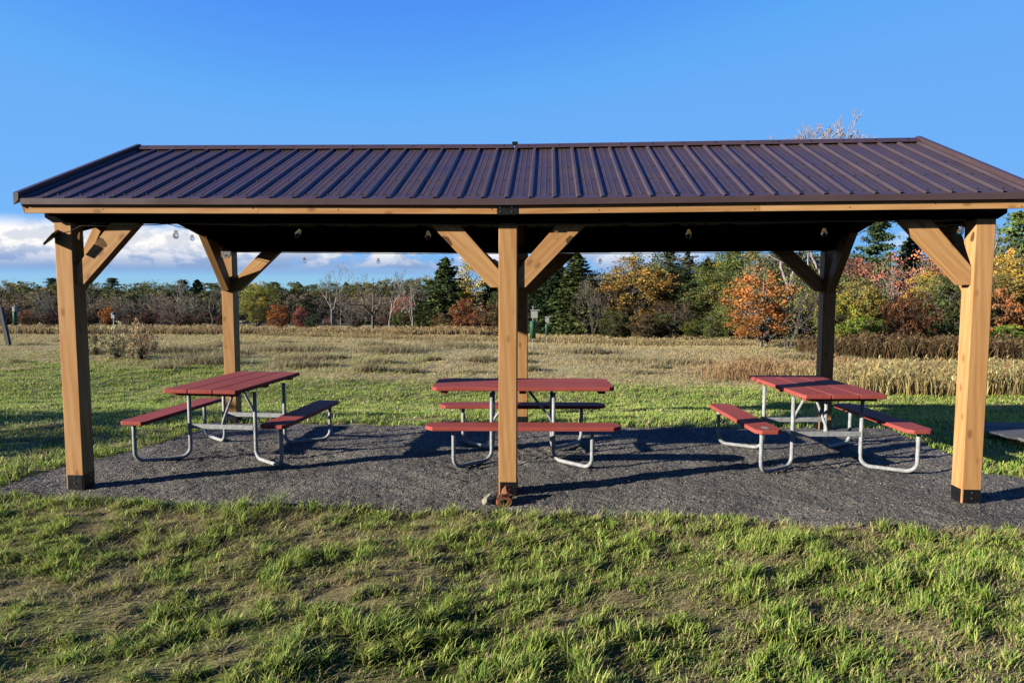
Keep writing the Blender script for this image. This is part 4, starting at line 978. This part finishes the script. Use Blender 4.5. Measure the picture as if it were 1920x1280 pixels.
# far left treeline: individuals, numbered from the left
ORD = ['first', 'second', 'third', 'fourth', 'fifth', 'sixth', 'seventh', 'eighth', 'ninth', 'tenth', 'eleventh', 'twelfth', 'thirteenth', 'fourteenth', 'fifteenth', 'sixteenth', 'seventeenth', 'eighteenth', 'nineteenth', 'twentieth']
def rowof(items, desc, name, keys, tints, y0, y1, cat='tree', grp=None, wf=(1., 1.3)):
    for i, (u, v) in enumerate(sorted(items)):
        k = keys[i % len(keys)]; tt = tints[(i * 5 + 1) % len(tints)]; y = random.uniform(y0, y1)
        tree(k, name, u, y, v, tt, '%s, %s such from left' % (desc, ORD[i]), random.uniform(*wf), grp, cat)
rowof([(30, 540), (75, 536), (480, 530), (515, 527), (100, 520), (158, 526), (213, 520), (272, 537), (345, 523), (372, 522), (402, 530), (560, 526), (590, 532), (650, 528), (690, 533), (770, 523), (725, 532)], 'dark pine topping the far left treeline', 'pine_tree', ['pine', 'spruce', 'pine2', 'spruce2'], [(.06, .09, .055), (.075, .11, .055), (.055, .085, .055)], 80, 92, grp='far pines', wf=(1.2, 1.6))
rowof([(-30, 528), (20, 525), (62, 526), (130, 523), (175, 525), (240, 529), (290, 524), (325, 528), (430, 524), (455, 532), (505, 525), (545, 527), (610, 524), (668, 527), (705, 520), (745, 521), (790, 514)], 'green broadleaf tree in the far left treeline', 'broadleaf_tree', ['oak', 'maple', 'shrub3'], [(.12, .135, .06), (.15, .145, .075), (.11, .125, .06), (.18, .165, .06)], 70, 80, grp='far green trees', wf=(1.2, 1.6))
rowof([(-10, 538), (35, 543), (80, 538), (112, 545), (152, 544), (190, 553), (226, 553), (262, 551), (295, 545), (328, 547), (362, 546), (398, 547), (440, 548), (545, 549), (600, 552), (640, 548), (680, 547), (715, 545), (745, 545)], 'brownish bare thicket in the far left treeline', 'bare_tree', ['airy', 'thicket', 'airy', 'bare2'], [(.25, .18, .145), (.22, .18, .14), (.27, .19, .14), (.20, .18, .12)], 60, 70, grp='far bare thickets', wf=(1., 1.4))
rowof([(-20, 578), (10, 582), (56, 580), (95, 585), (128, 582), (165, 585), (245, 588), (275, 580), (310, 585), (345, 586), (380, 583), (418, 585), (620, 590), (668, 592), (715, 590), (785, 590)], 'low maroon brush at the foot of the left treeline', 'shrub', ['shrub2', 'shrub'], [(.11, .065, .06), (.14, .07, .065), (.10, .075, .055), (.17, .10, .07)], 52, 58, 'shrub', 'brush at the foot of the left treeline', (.9, 1.4))
tree('shrub', 'shrub', 205, 57, 572, (.42, .15, .045), 'orange leaved small tree left of the far pines, near the birdhouse', .6, cat='shrub')
tree('shrub', 'shrub', 48, 57, 583, (.38, .13, .045), 'small orange bush by the leaning post at the far left', .5, cat='shrub')
tree('bare', 'bare_tree', 336, 66, 518, GY, 'thin bare tree reaching above the treeline between the left posts', .6)
tree('bare', 'bare_tree', 5, 70, 520, GY, 'bare twiggy tree top at the far left edge', 1.)
for u, y, v, tt, lab in ((1232, 42, 462, (.10, .115, .05), 'grey-green tree between the golden oak and the thin ragged spruce'), (1345, 34, 488, (.13, .145, .045), 'leafy green tree between the dark spruce and the orange-red tree'),
                         (1400, 27, 520, (.17, .16, .05), 'olive tree just left of the orange-red tree'), (1555, 30, 500, (.17, .16, .055), 'olive tree showing right beside the right rear post'),
                         (1612, 27, 515, (.24, .20, .06), 'yellowish tree in front of the maroon tree'), (1765, 27, 505, (.20, .17, .055), 'olive gold tree left of the right front post'),
                         (1836, 28, 480, (.24, .18, .06), 'olive gold tree hidden behind the right front post'), (1128, 36, 500, (.11, .10, .07), 'grey-brown tree between the spruces and the golden oak'),
                         (965, 40, 520, (.08, .10, .04), 'green tree hidden by the central post'), (1292, 34, 520, (.085, .10, .04), 'dull green tree in front of the thin grey spruce')):
    tree('maple' if u % 2 else 'oak', 'broadleaf_tree', u, y, v, tt, lab, 1.05)
# back row behind the middle and the right
rowof([(960, 500), (985, 505), (1020, 498), (1060, 505), (1140, 508), (1190, 500), (1230, 490), (1285, 478), (1345, 462), (1400, 462), (1450, 460), (1490, 462), (1520, 465), (1570, 468), (1610, 470), (1760, 470), (1800, 465), (1840, 450), (1930, 440), (1685, 475)], 'dull green tree in the back row on the right', 'broadleaf_tree', ['oak', 'maple'], [(.09, .105, .04), (.12, .12, .05), (.15, .11, .05), (.085, .10, .045)], 50, 58, grp='back row trees on the right', wf=(1., 1.3))
rowof([(950, 560), (1150, 575), (1168, 585), (1205, 582), (1455, 590), (1485, 585), (1240, 580), (1340, 580), (1400, 575), (1540, 560), (1600, 560), (1740, 560), (1830, 570), (1850, 590), (1910, 560)], 'mixed undergrowth shrub in the right treeline', 'shrub', ['shrub', 'shrub3'], [(.08, .085, .035), (.13, .09, .045), (.11, .13, .04)], 27, 31, 'shrub', 'undergrowth in the right treeline', (.8, 1.1))

# ------------------------------------------------------------------ light
SAZ, SEL = R(25.0), R(16.8)
d = Vector((math.cos(SEL) * math.cos(SAZ), math.cos(SEL) * math.sin(SAZ), -math.sin(SEL)))
ld = bpy.data.lights.new('sun', 'SUN'); ld.energy = 5.0; ld.angle = R(.53); ld.color = (1., .96, .85)
lo_ = bpy.data.objects.new('sun', ld); COL.objects.link(lo_); lo_.rotation_euler = d.to_track_quat('-Z', 'Y').to_euler()
w = bpy.data.worlds.new('World'); sc.world = w; w.use_nodes = True; nt = w.node_tree
for n in list(nt.nodes): nt.nodes.remove(n)
L = nt.links.new
out = N(nt, 'ShaderNodeOutputWorld'); bg = N(nt, 'ShaderNodeBackground'); L(bg.outputs[0], out.inputs[0]); bg.inputs[1].default_value = .11
sky = N(nt, 'ShaderNodeTexSky', sky_type='NISHITA', sun_disc=False, sun_elevation=SEL, sun_rotation=math.atan2(-d.x, -d.y), air_density=1.15, dust_density=.35, ozone_density=2.2)
hs = N(nt, 'ShaderNodeHueSaturation', i_Saturation=1.0); SKYC = mixc(nt, 1., mixc(nt, 1., sky.outputs[0], (1.15, 1.85, 3.1), 'MULTIPLY'), (2.2, 4.9, 8.6), 'DARKEN')
# clouds by direction: azimuth and elevation
tc = N(nt, 'ShaderNodeTexCoord'); sp = N(nt, 'ShaderNodeSeparateXYZ'); L(tc.outputs['Generated'], sp.inputs[0])
az = mth(nt, 'ARCTAN2', sp.outputs[0], sp.outputs[1]); el = mth(nt, 'ARCSINE', sp.outputs[2])
er = ramp(nt, [(.0, (.85, .94, 1)), (.11, (.68, .83, 1)), (.27, (.52, .72, .97)), (.45, (.12, .24, .52)), (1, (.04, .09, .22))]); L(mth(nt, 'DIVIDE', el, 1.45), er.inputs[0])
L(mixc(nt, 1., SKYC, er.outputs[0], 'MULTIPLY'), hs.inputs['Color'])
def cloudn(dx, dy):
    cb = N(nt, 'ShaderNodeCombineXYZ'); L(mth(nt, 'ADD', mth(nt, 'MULTIPLY', az, 13.), 4.2 + dx), cb.inputs[0]); L(mth(nt, 'ADD', mth(nt, 'MULTIPLY', el, 24.), 1.3 + dy), cb.inputs[1])
    n = N(nt, 'ShaderNodeTexNoise', i_Scale=1., i_Detail=8., i_Roughness=.56, i_Lacunarity=2.1); L(cb.outputs[0], n.inputs['Vector']); return n.outputs[0]
def mr(v, a, b, c=0., d_=1., smooth=True):
    n = N(nt, 'ShaderNodeMapRange', interpolation_type='SMOOTHSTEP' if smooth else 'LINEAR'); L(v, n.inputs[0])
    for i, x in enumerate((a, b, c, d_)): n.inputs[i + 1].default_value = x
    return n.outputs[0]
c0 = cloudn(0, 0); c1 = cloudn(-.22, .16)
leftness = mr(az, -.52, -.25, 1., 0.)          # heavy cumulus only in the west-north-west
anyl = mr(az, -.05, .35, 1., .35)
env = mth(nt, 'MULTIPLY', mr(el, .022, .030), mr(el, .05, .088, 1., 0.))
dens = mth(nt, 'ADD', c0, mth(nt, 'ADD', mth(nt, 'MULTIPLY', leftness, .16), mth(nt, 'MULTIPLY', env, .14)))
mask = mth(nt, 'MULTIPLY', mth(nt, 'MULTIPLY', mr(dens, .56, .66), mr(el, .020, .030)), mr(el, .066, .090, 1., 0.))
mask = mth(nt, 'MULTIPLY', mask, anyl)
lit = mr(mth(nt, 'SUBTRACT', c0, c1), -.05, .07)
low = mr(el, .02, .06)
base = mixc(nt, low, (1.9, 3.1, 5.6), (6.5, 6.8, 7.5)); litc = mixc(nt, lit, base, (9.8, 9.5, 9.1))
litc = mixc(nt, mth(nt, 'SUBTRACT', 1., low), litc, (2.3, 3.6, 6.2))
# pale haze close to the horizon
hz = mr(el, .0, .05, .4, 0.)
skyc = mixc(nt, hz, hs.outputs[0], (4.4, 6.6, 8.8))
band = mth(nt, 'MULTIPLY', mth(nt, 'MULTIPLY', mr(el, .014, .024), mr(el, .030, .05, 1., 0.)), mr(az, -.25, .1, .75, 0.))
skyc = mixc(nt, band, skyc, (2.4, 3.9, 6.6))
fin = mixc(nt, mask, skyc, litc)
# sky behind and beside the camera dimmed and warmed to keep shade deep
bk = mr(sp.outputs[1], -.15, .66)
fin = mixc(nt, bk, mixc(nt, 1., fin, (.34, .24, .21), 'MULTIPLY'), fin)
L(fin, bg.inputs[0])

sc.view_settings.view_transform = 'Standard'; sc.view_settings.look = 'None'; sc.view_settings.exposure = 0; sc.view_settings.gamma = 1
sc.render.engine = 'CYCLES'; sc.cycles.max_bounces = 8; sc.cycles.diffuse_bounces = 0; sc.cycles.transparent_max_bounces = 16
